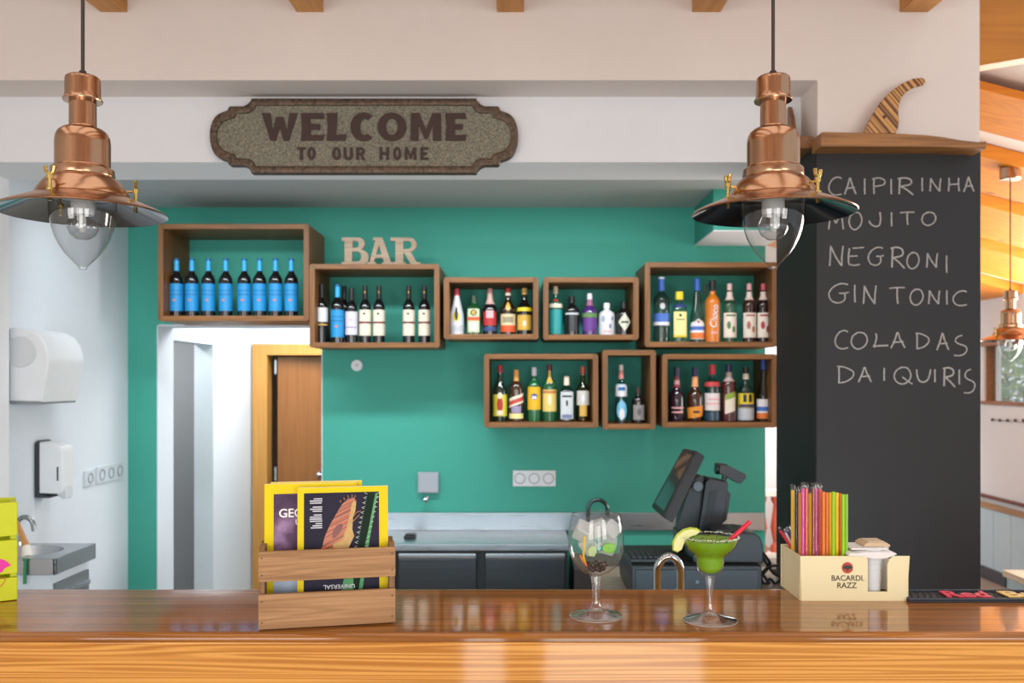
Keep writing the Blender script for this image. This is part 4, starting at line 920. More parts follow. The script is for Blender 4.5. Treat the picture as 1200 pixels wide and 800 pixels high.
# the screen: a slab turned to face left and up
def quad_slab(c4, nrm, th):
    b = nb(); f = [b.verts.new(p) for p in c4]; k = [b.verts.new(Vector(p)+Vector(nrm)*th) for p in c4]
    b.faces.new(f); b.faces.new(list(reversed(k)))
    for i in range(4): j = (i+1) % 4; b.faces.new((f[i], k[i], k[j], f[j]))
    bmesh.ops.bevel(b, geom=b.edges[:], offset=.004, segments=2, affect='EDGES'); return b
def zp(zx, zy, Y): return W(*zoomp(zx,zy), Y)-o0
TL, TR_, BR_, BL_ = zp(255,62,3.52), zp(318,75,3.28), zp(157,406,3.22), zp(97,352,3.46)
n_ = (TR_-TL).cross(BL_-TL).normalized()
if n_.x > 0: n_ = -n_
scr = quad_slab([TL,TR_,BR_,BL_], -n_, .04); so_ = obj('monitor', scr, BLACK_PLASTIC, pst)
def bil(u, v): return (TL*(1-u)+TR_*u)*(1-v)+(BL_*(1-u)+BR_*u)*v+n_*.001
b = nb(); b.faces.new([b.verts.new(bil(u,v)) for u, v in ((.12,.07),(.88,.07),(.88,.92),(.12,.92))]); ext = bmesh.ops.extrude_face_region(b, geom=b.faces[:])
for v in ext['geom']:
    if isinstance(v, bmesh.types.BMVert): v.co -= n_*.0015
obj('screen', b, plain((58,70,72),.08,0,.8), so_)
# customer display on a stem
cdp = thing('customer_display', 'small black customer display on a stem behind the terminal', 'display', (W(852,0,3.52).x, 3.52, 0)); q0 = W(*zoomp(462,225),3.52); cdp.location.z = q0.z-.03; o0 = cdp.location
b = nb(); tube(b, [(zp(452,238,3.52)), (zp(462,190,3.52))], .011, 12); obj('stem', b, plain((70,74,78),.3), cdp)
b = nb(); tube(b, [zp(415,165,3.50), zp(470,168,3.50)], .021, 14); obj('hinge_barrel', b, BLACK_PLASTIC, cdp)
zpoly('display_head', [(430,142),(470,145),(555,188),(558,205),(532,235),(515,232),(470,205),(425,185)], 3.5, -.05, .05, plain((36,38,42),.4), cdp)
# cables
for k, pts in enumerate([[(884,640),(893,650),(905,668),(915,676),(900,686),(890,680),(898,664),(912,660)], [(882,655),(892,668),(904,684),(912,690),(902,676),(894,690),(884,688)], [(880,632),(896,648),(902,660),(892,676),(907,692),(914,684)]]):
    b = nb(); tube(b, spline([W(px, py+2, 3.45-.05*j/len(pts)) for j, (px, py) in enumerate(pts)], 6), .0055, 8)
    tag(obj('power_cable', b, BLACK), ['black cable looping beside the cash drawer, topmost of the tangle', 'black cable curling low beside the cash drawer', 'black cable hanging down straight behind the straw caddy'][k], 'cable', 'cable tangle by the till')
# front tap: chrome swan neck rising behind the bar
us = thing('underbar_sink', 'steel underbar sink behind the counter below the chrome swan-neck tap', 'sink', (.33, 1.92, 0))
b = nb(); box(b, (-.3,0,.80), (.5,.45,.83), .004); obj('worktop', b, STEEL, us)
b = nb(); box(b, (-.28,.01,0), (.48,.43,.80)); obj('cabinet_body', b, STEEL_DARK, us)
a, c = W(770.5,697,2.2), W(797.5,697,2.2); zt = W(0,652,2.2).z; r_ = (c.x-a.x)/2; zc = zt-r_*1.35
t = thing('swan_neck_tap', 'polished chrome swan-neck tap arching up just behind the bar', 'tap', (a.x, 2.2, .83))
b = nb(); tube(b, [(0,0,.0),(0,0,zc-.83)]+[(r_-r_*math.cos(PI*k/16),0,zc-.83+r_*1.35*math.sin(PI*k/16)) for k in range(1,17)]+[(2*r_,0,zc-.83-.09)], .0102, 18); obj('spout', b, CHROME, t)
b = nb(); lathe(b, [(0,0),(.028,0),(.026,.02),(.014,.03),(0,.03)], 20); obj('base', b, CHROME, t)
b = nb(); lathe(b, [(.0095,0),(.0125,0),(.0125,-.014),(.0095,-.014)], 16, (2*r_,0,zc-.92+.005)); obj('nozzle', b, CHROME, t)

# ------------------------------------------------------------------ left alcove: sink, dispensers, sockets
sy0, sy1, sx1 = 3.37, 3.69, W(65,0,3.37).x; sz = W(0,654.5,3.37).z
hs = thing('hand_sink', 'stainless steel hand sink unit with drawer in the left alcove', 'sink', (XL+.0, sy0, 0))
w = sx1-XL
b = nb(); x0 = -.02
box(b, (x0,0,sz-.062), (w,.012,sz), .003); box(b, (w-.012,0,sz-.062), (w,sy1-sy0,sz), .003); box(b, (x0,sy1-sy0-.012,sz-.062), (w,sy1-sy0,sz), .003)
# top with an oval basin
import itertools
cxs, cys, rx, ry = w*.40, (sy1-sy0)/2, w*.42, .115
N_ = 32; ring = []; outer = []
for k in range(N_):
    a = 2*PI*k/N_; ring.append(b.verts.new((cxs+rx*math.cos(a), cys+ry*math.sin(a), sz)))
    m_ = max(abs(math.cos(a)), abs(math.sin(a))); ox = cxs+(max(w-cxs, cxs-x0))*math.cos(a)/m_; oy = cys+cys*math.sin(a)/m_
    outer.append(b.verts.new((min(max(ox, x0), w), min(max(oy, 0), sy1-sy0), sz+.0005)))
bot = [b.verts.new((cxs+rx*.7*math.cos(2*PI*k/N_), cys+ry*.7*math.sin(2*PI*k/N_), sz-.13)) for k in range(N_)]
for k in range(N_):
    j = (k+1) % N_; b.faces.new((outer[k], outer[j], ring[j], ring[k])); b.faces.new((ring[k], ring[j], bot[j], bot[k]))
b.faces.new(bot)
obj('basin_top', b, metal((186,190,194), .36, .08), hs)
b = nb(); box(b, (x0,.012,0), (w-.025,sy1-sy0-.01,sz-.062), .003); obj('cabinet_body', b, WHITE_COOL, hs)
b = nb(); box(b, (w-.027,.03,sz-.30), (w-.012,sy1-sy0-.03,sz-.10), .003); dr = obj('drawer', b, plain((110,116,120),.4), hs)
b = nb(); box(b, (w-.013,.04,sz-.155), (w+.004,sy1-sy0-.05,sz-.135), .004); obj('drawer_handle', b, STEEL, dr)
q = W(20,0,3.6)
t = thing('gooseneck_faucet', 'curved grey faucet over the hand sink in the alcove', 'faucet', (q.x-.03, 3.655, sz))
ztap = W(0,606,3.65).z-sz
b = nb(); tube(b, spline([(0,0,0),(0,0,ztap*.7),(.01,0,ztap*.93),(.035,0,ztap),(.06,0,ztap*.85),(.07,0,ztap*.5)], 6), .010, 12); obj('spout', b, metal((150,154,158),.25), t)
b = nb(); lathe(b, [(0,0),(.02,0),(.018,.012),(0,.012)], 16); obj('base', b, CHROME, t)
a, c = W(24,604,3.42), W(30.5,640,3.42)
t = thing('dish_brush', 'wooden-handled dish brush leaning on the hand sink by the faucet', 'brush', W(30.5,651,3.42))
o0 = t.location
b = nb(); tube(b, [W(20,612,3.52)-o0, W(25,625,3.48)-o0, W(31,641,3.45)-o0], [.009,.011,.014], 12); obj('handle', b, wood((170,110,56),(206,150,90),'Z',3,.5), t)
b = nb(); tube(b, [W(31,640,3.45)-o0, W(32,653,3.43)-o0], [.016,.019], 12); obj('bristles', b, plain((226,222,210),.9), t)
t = thing('stirring_stick', 'thin green stick hanging down the front of the hand sink', 'stick', W(29,684,3.36)); o0 = t.location
b = nb(); tube(b, [W(29,684,3.36)-o0, W(29.7,656,3.36)-o0], [.0065,.0055], 8); obj('stick', b, plain((30,120,70),.4), t)
b = nb(); lathe(b, [(0,-.006),(.0095,-.004),(.0095,.004),(0,.006)], 12, W(29.7,655.5,3.36)-o0); obj('hook', b, plain((30,120,70),.4), t)
# towel dispenser: profile seen from the side
def on_wall(px, py): # point of the left wall seen at a photo position
    Y = XL*F/(px-VX); return Vector((XL, Y, CZ+(VY-py)*Y/F))
Yd = 3.64
def prof_side(name, pts, Y, th, mat, parent, org, bev):
    lp = [((W(px,py,Y).x-org[0]), W(px,py,Y).z-org[2]) for px, py in pts]
    b = nb(); poly(b, [lp], Y-org[1], Y-org[1]+th, bev); return obj(name, b, mat, parent)
og = (XL, Yd, W(0,470,Yd).z)
td = thing('towel_dispenser', 'white rounded paper towel dispenser high on the left alcove wall', 'dispenser', og)
xl_px = 610+XL*F/Yd
prof_side('cover', [(xl_px+.3,470),(xl_px+.3,384),(20,384),(35,386),(46,392),(53,402),(56.5,414),(57,425),(49,471)], Yd, .30, WHITE_PLASTIC, td, og, .012)
b = nb(); q = W(9,412,Yd); lathe(b, [(0,0),(.065,0),(.062,.006),(0,.008)], 28); bmesh.ops.transform(b, matrix=Matrix.Translation((.05,.0005,q.z-og[2])) @ Matrix.Rotation(PI/2,4,'X'), verts=b.verts); obj('roll_hub', b, plain((206,208,210),.4), td)
b = nb(); box(b, (.0,.006,-.012), (.13,.29,.002), .003); obj('tear_bar', b, plain((130,134,138),.4), td)
# soap dispenser
Ys = 3.83; xw = 610+XL*F/Ys
og = (XL, Ys, W(0,583,Ys).z)
sd = thing('soap_dispenser', 'white wall soap dispenser with dark backplate below the towel dispenser', 'dispenser', og)
dx = 18-xw
prof_side('backplate', [(xw,583),(xw,520),(xw+4.5,516),(xw+7,517),(xw+7,579),(xw+18,581),(xw+18,583.5)], Ys+.004, .095, plain((50,54,58),.4), sd, og, .003)
prof_side('cover', [(xw+6,578),(xw+6,518),(xw+22,519),(xw+31,523),(xw+34,530),(xw+34,574),(xw+30,579)], Ys, .105, WHITE_PLASTIC, sd, og, .008)
prof_side('push_lever', [(xw+26,573),(xw+37,570),(xw+38,583),(xw+34,585),(xw+28,581)], Ys+.02, .06, plain((206,210,214),.35), sd, og, .003)
b = nb(); q = W(xw+28,555,Ys); box(b, (q.x-XL-.004,-.001,q.z-og[2]-.03), (q.x-XL+.004,.004,q.z-og[2]+.03), .001); obj('level_window', b, plain((60,66,72),.3), sd)
# sockets on the left wall
for (p0, p1, y0, y1, n, lab) in ((65,84,555,575,2,'white double socket on the left alcove wall, nearest the soap dispenser'), (98,109,552,570,1,'white single switch on the left alcove wall between the sockets'), (112,143,547.5,567,3,'white triple socket on the left alcove wall, nearest the green wall')):
    A, B = on_wall(p0, (y0+y1)/2), on_wall(p1, (y0+y1)/2); hh = (y1-y0)*M((A.y+B.y)/2)
    t = thing('wall_socket', lab, 'socket', (XL, A.y, A.z-hh/2), group='sockets on the left alcove wall')
    L_ = B.y-A.y
    b = nb(); box(b, (0,0,0), (.010,L_,hh), .003); obj('cover_frame', b, plain((206,212,218),.4), t)
    for k in range(n):
        b = nb(); lathe(b, [(hh*.34,0),(hh*.34,.003),(hh*.27,.003),(hh*.25,-.004),(0,-.004)], 20); bmesh.ops.transform(b, matrix=Matrix.Translation((.0102,L_*(k+.5)/n,hh/2)) @ Matrix.Rotation(PI/2,4,'Y'), verts=b.verts); obj('outlet', b, plain((150,156,162),.4), t)

# ------------------------------------------------------------------ on the bar: yellow-green crate
yx = W(20.5,0,1.79).x
YCR = math.radians(31)
yc = thing('slatted_crate', 'lime yellow painted slatted crate with pink motif, cut off at the left edge', 'crate', (yx-.30*math.cos(YCR), 1.79-.30*math.sin(YCR), BAR_Z), YCR)
LIME = plain((206,214,20), .55, bump=.1, bscale=100)
hz = lambda y: CZ+(VY-y)*M(1.79)-BAR_Z
for y0, y1 in ((703,676),(671.5,632),(627.5,588)):
    b = nb(); box(b, (0,0,max(.001,hz(y0))), (.30,.012,hz(y1)), .002); obj('slat', b, LIME, yc)
    b = nb(); box(b, (0,.085,max(.001,hz(y0))), (.30,.095,hz(y1)), .002); obj('slat', b, LIME, yc)
for x in (0.001, .287):
    b = nb(); box(b, (x,.0125,0.0005), (x+.012,.0845,hz(589)), .002); obj('end_panel', b, LIME, yc)
b = nb(); box(b, (.0135,.013,.0005), (.286,.0845,.01)); obj('bottom_panel', b, LIME, yc)
PINKP = plain((232,40,160), .5)
zc_ = lambda px, py: (.30+(W(px,py,1.79).x-yx)*.80, W(px,py,1.775).z-BAR_Z)
b = nb(); poly(b, [[zc_(x,y) for x, y in ((-14,668),(-12,658),(-6,654),(2,655.5),(8,659),(12,663),(8,664.5),(4,666),(0,670.5),(-6,670.5))]], -.0012, -.0002); obj('painted_motif', b, PINKP, yc)
b = nb(); tube(b, [(zc_(x,y)[0],-.0006,zc_(x,y)[1]) for x, y in ((-5,678),(2,677),(5.5,679),(2,684),(-4,689))], .0009, 6); obj('painted_motif', b, plain((206,110,60),.5), yc)

# magazine crate
A_, B_ = W(302.5,740,1.566), W(463.5,731.5,1.615); A_.z = B_.z = BAR_Z
rzc = math.atan2(B_.y-A_.y, B_.x-A_.x); cw_ = (B_-A_).length; cdp_ = .105; ch_ = .142
mc = thing('magazine_crate', 'small rustic wooden slatted crate holding magazines on the bar', 'crate', A_, rzc)
for v0 in (0, cdp_-.009):
    for z0, z1 in ((.003,.064), (.086,.139)):
        b = nb(); box(b, (.0,v0,z0), (cw_,v0+.009,z1), .0015); obj('slat', b, RUSTIC, mc)
for u0 in (.0006, cw_-.0106):
    b = nb(); lp = [(.0095,.0005),(.0095,.128),(.016,.141),(.028,.146),(.04,.143),(.052,.136),(cdp_-.052,.136),(cdp_-.04,.143),(cdp_-.028,.146),(cdp_-.016,.141),(cdp_-.0095,.128),(cdp_-.0095,.0005)]
    poly(b, [lp], 0, .01, .001); bmesh.ops.transform(b, matrix=Matrix.Translation((u0+.01,0,0)) @ Matrix.Rotation(PI/2,4,'Z'), verts=b.verts); obj('end_panel', b, RUSTIC_V, mc)
b = nb(); box(b, (.012,.0095,.0006), (cw_-.012,cdp_-.0095,.009)); obj('bottom_panel', b, RUSTIC, mc)
NAIL = plain((60,44,32), .5)
for u in (.006, cw_-.006):
    for z in (.015, .052, .098, .128):
        b = nb(); lathe(b, [(0,0),(.0016,0),(.0014,.0006),(0,.0006)], 8); bmesh.ops.transform(b, matrix=Matrix.Translation((u,.0002,z)) @ Matrix.Rotation(PI/2,4,'X'), verts=b.verts); obj('nail', b, NAIL, mc)
# magazines
rotz = Matrix.Rotation(rzc, 4, 'Z')
def magazine(label, u, v, w, h, lean, th=.007):
    p = A_+(rotz @ Vector((u, v, .0095)))
    t = thing('magazine', label, 'magazine', p, rot=(math.radians(-lean), 0, rzc), group='magazines in the crate')
    b = nb(); box(b, (-w/2,0,0), (w/2,th,h), .0008, 1); obj('cover', b, plain((236,208,0), .45, spec=.2), t)
    b = nb(); box(b, (-w/2+.0015,.0012,.001), (w/2+.0006,th-.0012,h-.001+.0016)); obj('pages', b, plain((236,228,206), .7), t)
    return t
m1 = magazine('yellow-bordered magazine with purple nebula cover, behind at the left of the crate', .088, .058, .165, .240, 3)
b = nb(); box(b, (-.066,-.0004,.012), (.066,.0006,.222)); obj('cover_picture', b, nebula(), m1)
b = nb(); text(b, 'GEO', -.0345, .187, .044, .0160, -.0009, -.0003, .02); obj('lettering', b, plain((240,238,236),.4), m1)
b = nb(); text(b, 'U', -.0225, .170, .009, .010, -.0009, -.0003, .01); obj('lettering', b, plain((240,238,236),.4), m1)
b = nb(); box(b, (-.066,-.0008,.035), (-.018,-.0002,.085)); obj('cover_inset', b, plain((176,196,220),.3), m1)
m0 = magazine('yellow-bordered magazine at the back of the crate, only its top edge showing', .098, .070, .165, .242, 2)
m2 = magazine('upside-down yellow-bordered magazine with orange insect on its cover, at the front', .146, .030, .162, .235, 5)
zs = .162/570
g = lambda lst: [((x-535)*zs, .235-(y-105)*zs) for x, y in lst]
b = nb(); x0, z1 = g([(290,140)])[0]; x1, z0 = g([(765,900)])[0]; box(b, (x0,-.0004,.012), (x1,.0006,z1)); obj('cover_picture', b, plain((40,36,54),.5,var=.35,bscale=60,spec=.15), m2)
b = nb(); poly(b, [g([(385,520),(405,478),(420,420),(450,350),(490,280),(530,215),(562,185),(600,172),(620,195),(617,250),(598,300),(592,370),(600,430),(575,480),(560,530)])], -.0010, -.0003); obj('insect_body', b, stripes((120,50,26),(206,112,62),math.radians(115),420), m2)
b = nb(); poly(b, [g([(604,190),(618,205),(612,262),(598,300),(594,380),(606,420),(582,470),(560,520),(480,520),(470,470),(530,440),(560,360),(578,280),(590,220)])], -.0013, -.0006); obj('insect_belly', b, plain((206,170,112),.6,var=.3,bscale=400,spec=.15), m2)
b = nb(); poly(b, [g([(468,430),(470,390),(495,350),(525,338),(535,352),(520,390),(490,425)])], -.0015, -.0008); obj('insect_wing', b, plain((120,46,36),.35), m2)
b = nb()
for pts in ([(598,300),(620,270),(648,262)], [(596,330),(615,310),(640,285)], [(520,205),(518,190)], [(545,190),(540,172)], [(570,178),(566,160)], [(592,172),(594,155)], [(608,178),(614,160)]):
    tube(b, [(p[0],-.0008,p[1]) for p in g(pts)], .0006, 5)
obj('insect_legs', b, plain((206,140,80),.4), m2)
b = nb(); poly(b, [g([(600,560),(640,460),(690,150),(748,150),(718,320),(690,470),(640,780),(560,780)])], -.0009, -.0003); obj('plant_stem', b, plain((22,44,30),.6,var=.3,spec=.15), m2)
b = nb(); poly(b, [g([(712,300),(742,150),(756,150),(700,470),(655,780),(630,780),(680,470)])], -.0012, -.0006)
poly(b, [g([(520,780),(540,690),(600,680),(600,780)])], -.0012, -.0006); obj('plant_pale_edge', b, plain((96,160,108),.6,var=.3,spec=.15), m2)  # pale green edges of the printed plant
b = nb()
for k in range(22):
    f = k/21; x = 752-80*f; y = 155+330*f; tube(b, [(p[0],-.001,p[1]) for p in g([(x,y),(x+18,y-14+20*(k%2))])], .0005, 4)
    x = 690-65*f; tube(b, [(p[0],-.001,p[1]) for p in g([(x,y),(x-18,y-10+18*(k%2))])], .0005, 4)
obj('plant_spines', b, plain((196,220,200),.4), m2)
b = nb()
for k, (zy, n) in enumerate(((188,3),(240,3),(290,4),(345,3))):
    for r in range(n):
        x1 = 405-random.random()*4; x0 = x1-(58+random.random()*22-(18 if r == 0 else 0)); y = zy-14+r*13
        q = g([(x0,y),(x1,y+7)]); box(b, (q[0][0],-.0009,q[1][1]), (q[1][0],-.0003,q[0][1]))
obj('cover_lines', b, plain((206,208,214),.4), m2)
b = nb(); q = g([(510,737)])[0]; text(b, 'UNIVERSAL', q[0], q[1], .056, .0078, -.0022, -.0014, .01, rot=PI); obj('lettering', b, plain((226,226,230),.4), m2)

# ------------------------------------------------------------------ drinks
def drinkglass(label, foot, prof_out, name='cocktail_glass'):
    t = thing(name, label, 'glass', foot)
    return t
# gin and tonic
Yg = .44*F/277; g0 = W(698.5,722,Yg); g0.z = BAR_Z; s = M(Yg)
gt = thing('balloon_glass', 'stemmed balloon glass of gin tonic with ice, lime and dark berries', 'glass', g0)
R_ = lambda pr: [(r*s, (722-y)*s) for r, y in pr]
b = nb(); lathe(b, R_([(28.3,602.5),(30.5,612),(32.2,624),(32.7,637),(31.5,647),(28,656),(22.5,664),(15.5,669.5),(8.5,672.3),(6.3,674),(0,673.8)][::-1]), 56); obj('bowl', b, CLEAR, gt)
b = nb(); lathe(b, R_([(28.6,603.3),(28.9,602.6),(28.6,602),(28.1,602.6)]), 56, closed=True); obj('rim', b, glass((.9,.92,.92),.5,2), gt)
b = nb(); lathe(b, R_([(6.3,674),(5.6,682),(4.4,692),(3.9,702),(4.4,707),(7,712),(10,714.5),(16,717),(26,719.2),(30.4,720.3),(31,721.0),(30.4,721.6)]), 48); obj('stem', b, glass((.97,.975,.975),.5,3.6), gt)
b = nb(); lathe(b, R_([(20,720.6),(31.2,720.7),(31.4,721.3),(30.8,721.8),(20,721.7)]), 48, closed=True); obj('foot_rim', b, frosted((226,206,192), .5), gt)
b = nb(); lathe(b, R_([(0,672.5),(8.3,671),(15,668.2),(22,662.8),(27.3,655),(30.8,646),(31.9,637),(31.4,624),(30.4,617),(0,617)]), 48); obj('drink', b, frosted((222,222,192), .035), gt)
def icecube(t, px, py, dy, sz_, rot, mat):
    b = nb(); box(b, (-sz_,-sz_,-sz_), (sz_,sz_,sz_), sz_*.3, 3); bmesh.ops.transform(b, matrix=Matrix.Translation(((px-698.5)*s, dy, (722-py)*s)) @ Matrix.Rotation(rot,4,'Y') @ Matrix.Rotation(rot*1.7,4,'X'), verts=b.verts); obj('ice_cube', b, mat, t)
ICE = frosted((230,232,228), .42)
for px, py, dy, r in ((683,622,.0,.4),(700,618,-.012,1.1),(716,621,.004,.7),(690,640,.012,.9),(713,639,.014,.3)): icecube(gt, px, py, dy, 9.5*s, r, ICE)
b = nb(); lp = [(-8,0),(-5,4.5),(0,6.2),(6,5.5),(9.5,1),(7,-4),(1,-6),(-5,-4.5)]
poly(b, [[((711.5-698.5+x)*s,(722-639.5+z)*s) for x, z in lp]], -.026, -.018, .002); obj('lime_wedge', b, plain((120,190,40),.4,var=.3,bscale=300), gt)
b = nb(); lp = [(-5,-5),(-6,2),(-2,7),(3,6),(5,0),(2,-6)]
poly(b, [[((693.5-698.5+x)*s,(722-643.5+z)*s) for x, z in lp]], -.024, -.018, .002); obj('cucumber_piece', b, plain((176,200,130),.4,var=.2,bscale=300), gt)
b = nb(); tube(b, spline([((684.5-698.5)*s,-.016,(722-626)*s),((683.5-698.5)*s,-.022,(722-640)*s),((683-698.5)*s,-.02,(722-650)*s),((686-698.5)*s,-.012,(722-660)*s)],6), [.0022]*19, 8); obj('lemon_peel', b, plain((232,190,40),.4), gt)
b = nb(); tube(b, spline([((679-698.5)*s,-.018,(722-648)*s),((682-698.5)*s,-.020,(722-654)*s),((687-698.5)*s,-.014,(722-661)*s)],6), [.0018]*13, 8); obj('orange_peel', b, plain((226,120,40),.4), gt)
k = 0
for px, py, dy in ((692,664,-.006),(699,664,-.012),(706,664,-.006),(695,667,.004),(703,667,.004),(699,659,-.004),(694,660,-.014),(704,660,-.013),(709,661,.002),(689,661,.002)):
    b = nb(); bmesh.ops.create_icosphere(b, subdivisions=2, radius=4.0*s); bmesh.ops.translate(b, verts=b.verts, vec=((px-698.5)*s, dy, (722-py)*s)); obj('berry', b, plain((42,14,20),.3), gt)
b = nb(); bmesh.ops.create_icosphere(b, subdivisions=2, radius=3.0*s); bmesh.ops.translate(b, verts=b.verts, vec=((701.5-698.5)*s, -.024, (722-640)*s)); obj('mint_candy', b, plain((40,160,150),.3), gt)
# margarita
Ym = .44*F/282; g0 = W(832,727,Ym); g0.z = BAR_Z; s = M(Ym)
mg = thing('margarita_glass', 'margarita glass filled with bright green frozen cocktail', 'glass', g0)
R_ = lambda pr: [(r*s, (727-y)*s) for r, y in pr]
b = nb(); lathe(b, R_([(0,676.5),(5,676),(9,674),(14,669),(15.8,663),(16.3,654),(17.2,651),(20,648.5),(25,644.5),(29.5,639),(32,632.5),(33,628)]), 56); obj('bowl', b, CLEAR, mg)
b = nb(); lathe(b, R_([(0,671.5),(6,671),(12.2,667),(14.8,662),(15.4,653.5),(16.6,650),(19.5,647.6),(24.4,643.8),(28.8,638.4),(31,633),(31.2,631.8),(0,631)]), 48); obj('drink', b, plain((122,168,12),.4,0,.2,var=.18,bscale=260), mg)
b = nb()
for k in range(120):
    a = 2*PI*k/120+random.uniform(-.03,.03); r = (33+random.uniform(-.6,.6))*s
    bmesh.ops.create_icosphere(b, subdivisions=1, radius=random.uniform(.5,1.0)*s, matrix=Matrix.Translation((r*math.cos(a), r*math.sin(a), (727-628+random.uniform(-.9,.5))*s)))
obj('salt_rim', b, plain((222,226,206),.5), mg)
b = nb(); lathe(b, R_([(6,675.5),(5.2,682),(4.0,692),(3.7,704),(4.3,713),(7,717.5),(11,720),(18,722.5),(27,724.7),(31,725.7),(31.5,726.2),(30.8,726.6)]), 48); obj('stem', b, glass((.97,.975,.975),.5,3.6), mg)
b = nb(); lathe(b, R_([(20,725.6),(31.6,725.7),(31.8,726.3),(31.2,726.8),(20,726.7)]), 48, closed=True); obj('foot_rim', b, frosted((226,206,192), .5), mg)
b = nb()
for k in range(40):
    a = random.uniform(0,2*PI); r = 29*math.sqrt(random.random()); bmesh.ops.create_icosphere(b, subdivisions=1, radius=random.uniform(.5,1.1)*s, matrix=Matrix.Translation((r*s*math.cos(a), r*s*math.sin(a), (727-631.2)*s)))
obj('mint_flecks', b, plain((50,90,20),.6), mg)
# apple slice on the rim
b = nb(); lp = [(788.5,643),(789,634),(793,626.5),(800,621),(808,618.8),(815,619.5),(819,622),(815,625.5),(808,627.5),(803,631),(800,637),(798,642.5),(794,645)]
poly(b, [[((x-832)*s,(727-y)*s) for x, y in lp]], -.010, -.004, .001); obj('apple_slice', b, plain((226,222,150),.4,var=.08,bscale=300), mg)
b = nb(); tube(b, [((x-832)*s,-.007,(727-y)*s) for x, y in ((794,645),(788.8,643),(788.6,634),(792.8,626.2),(800,620.6),(808,618.4),(815,619.2),(819,622))], .0028, 8); obj('apple_skin', b, plain((176,190,60),.35), mg)
st = thing('drinking_straw', 'short red straw slanting out of the green margarita', 'straw', W(857,631,Ym)); o0 = st.location
b = nb(); tube(b, [W(852,636,Ym)-o0, W(879,611,Ym)-o0], 2.6*s, 14); obj('tube', b, plain((226,30,60),.3), st)
b = nb(); tube(b, [W(878.6,611.3,Ym)-o0, W(879.1,610.9,Ym)-o0], 1.9*s, 12); obj('opening', b, plain((120,14,30),.5), st)

# ------------------------------------------------------------------ straw caddy
ky0 = 1.784; kx0, kx1 = W(939,0,ky0).x, W(1064.5,0,ky0).x; kh = .0895; kd = .132
CREAMP = plain((236,222,176), .45, var=.02)
kd_t = thing('straw_caddy', 'cream plastic bar caddy with straws and napkins on the bar', 'caddy', (kx0, ky0, BAR_Z))
w = kx1-kx0; n0, n1 = W(1017,0,ky0).x-kx0, W(1040,0,ky0).x-kx0; nz0 = CZ+(VY-693)*M(ky0)-BAR_Z; nz1 = kh-.005
b = nb(); poly(b, [[(0.0,.0),(w-.003,.0),(w+.003,kh),(n1+.012,kh),(n1+.004,kh-.006),(n1,kh-.016),(n1,nz0),(n0,nz0),(n0,kh-.004),(n0-.003,kh),(-.002,kh)]], 0, .003, .0006); obj('front_wall', b, CREAMP, kd_t)
b = nb(); poly(b, [[(-.003,0),(w+.003,0),(w+.003,kh-.035),(.112,kh-.035),(.104,kh),(-.003,kh)]], kd-.003, kd, .0006); obj('back_wall', b, CREAMP, kd_t)
b = nb(); box(b, (-.002,.003,0), (.001,kd-.003,kh), .0006); obj('side_wall', b, CREAMP, kd_t)
b = nb(); poly(b, [[(.003,0),(kd-.003,0),(kd-.003,kh-.035),(.02,kh-.006),(.003,kh-.001)]], -.0015, .0015, .0006); bmesh.ops.transform(b, matrix=Matrix.Translation((w,0,0)) @ Matrix.Rotation(PI/2,4,'Z'), verts=b.verts); obj('side_wall', b, CREAMP, kd_t)
b = nb(); box(b, (.001,.003,0), (w-.001,kd-.003,.003)); obj('floor_panel', b, CREAMP, kd_t)
b = nb(); box(b, (.10,.003,.003), (.1025,kd-.003,kh-.006)); obj('divider', b, CREAMP, kd_t)
b = nb(); box(b, (.001,.06,.003), (.0995,.0625,kh-.006)); obj('divider', b, CREAMP, kd_t)
kz = lambda py: CZ+(VY-py)*M(ky0)-BAR_Z
kxp = lambda px: W(px,0,ky0).x-kx0
bk = M(ky0)
b = nb(); lathe(b, [(0,0),(6.6*bk,0),(6.6*bk,.0008),(0,.0008)], 32); bmesh.ops.transform(b, matrix=Matrix.Translation((kxp(993),.0002,kz(665))) @ Matrix.Rotation(PI/2,4,'X'), verts=b.verts); em = obj('emblem', b, plain((186,60,40),.4), kd_t)
b = nb(); ex, ez = kxp(993), kz(665); u = bk
poly(b, [[(ex+x*u,ez+z*u) for x, z in ((0,3.6),(1,2.4),(2.2,3.2),(4.8,1.6),(5.6,-1.2),(4.4,-.4),(3.4,-1.6),(2.2,-.6),(1,-2.6),(0,-4),(-1,-2.6),(-2.2,-.6),(-3.4,-1.6),(-4.4,-.4),(-5.6,-1.2),(-4.8,1.6),(-2.2,3.2),(-1,2.4))]], -.0012, -.0005); obj('bat_mark', b, plain((30,50,30),.4), em)
b = nb(); text(b, 'BACARDI.', kxp(993.5), kz(677), 38*bk, 6.4*bk, -.0008, .0005, .004); obj('lettering', b, plain((56,44,36),.5), kd_t)
b = nb(); text(b, 'RAZZ', kxp(992.5), kz(685.5), 22.5*bk, 6.4*bk, -.0008, .0005, .004); obj('lettering', b, plain((56,44,36),.5), kd_t)
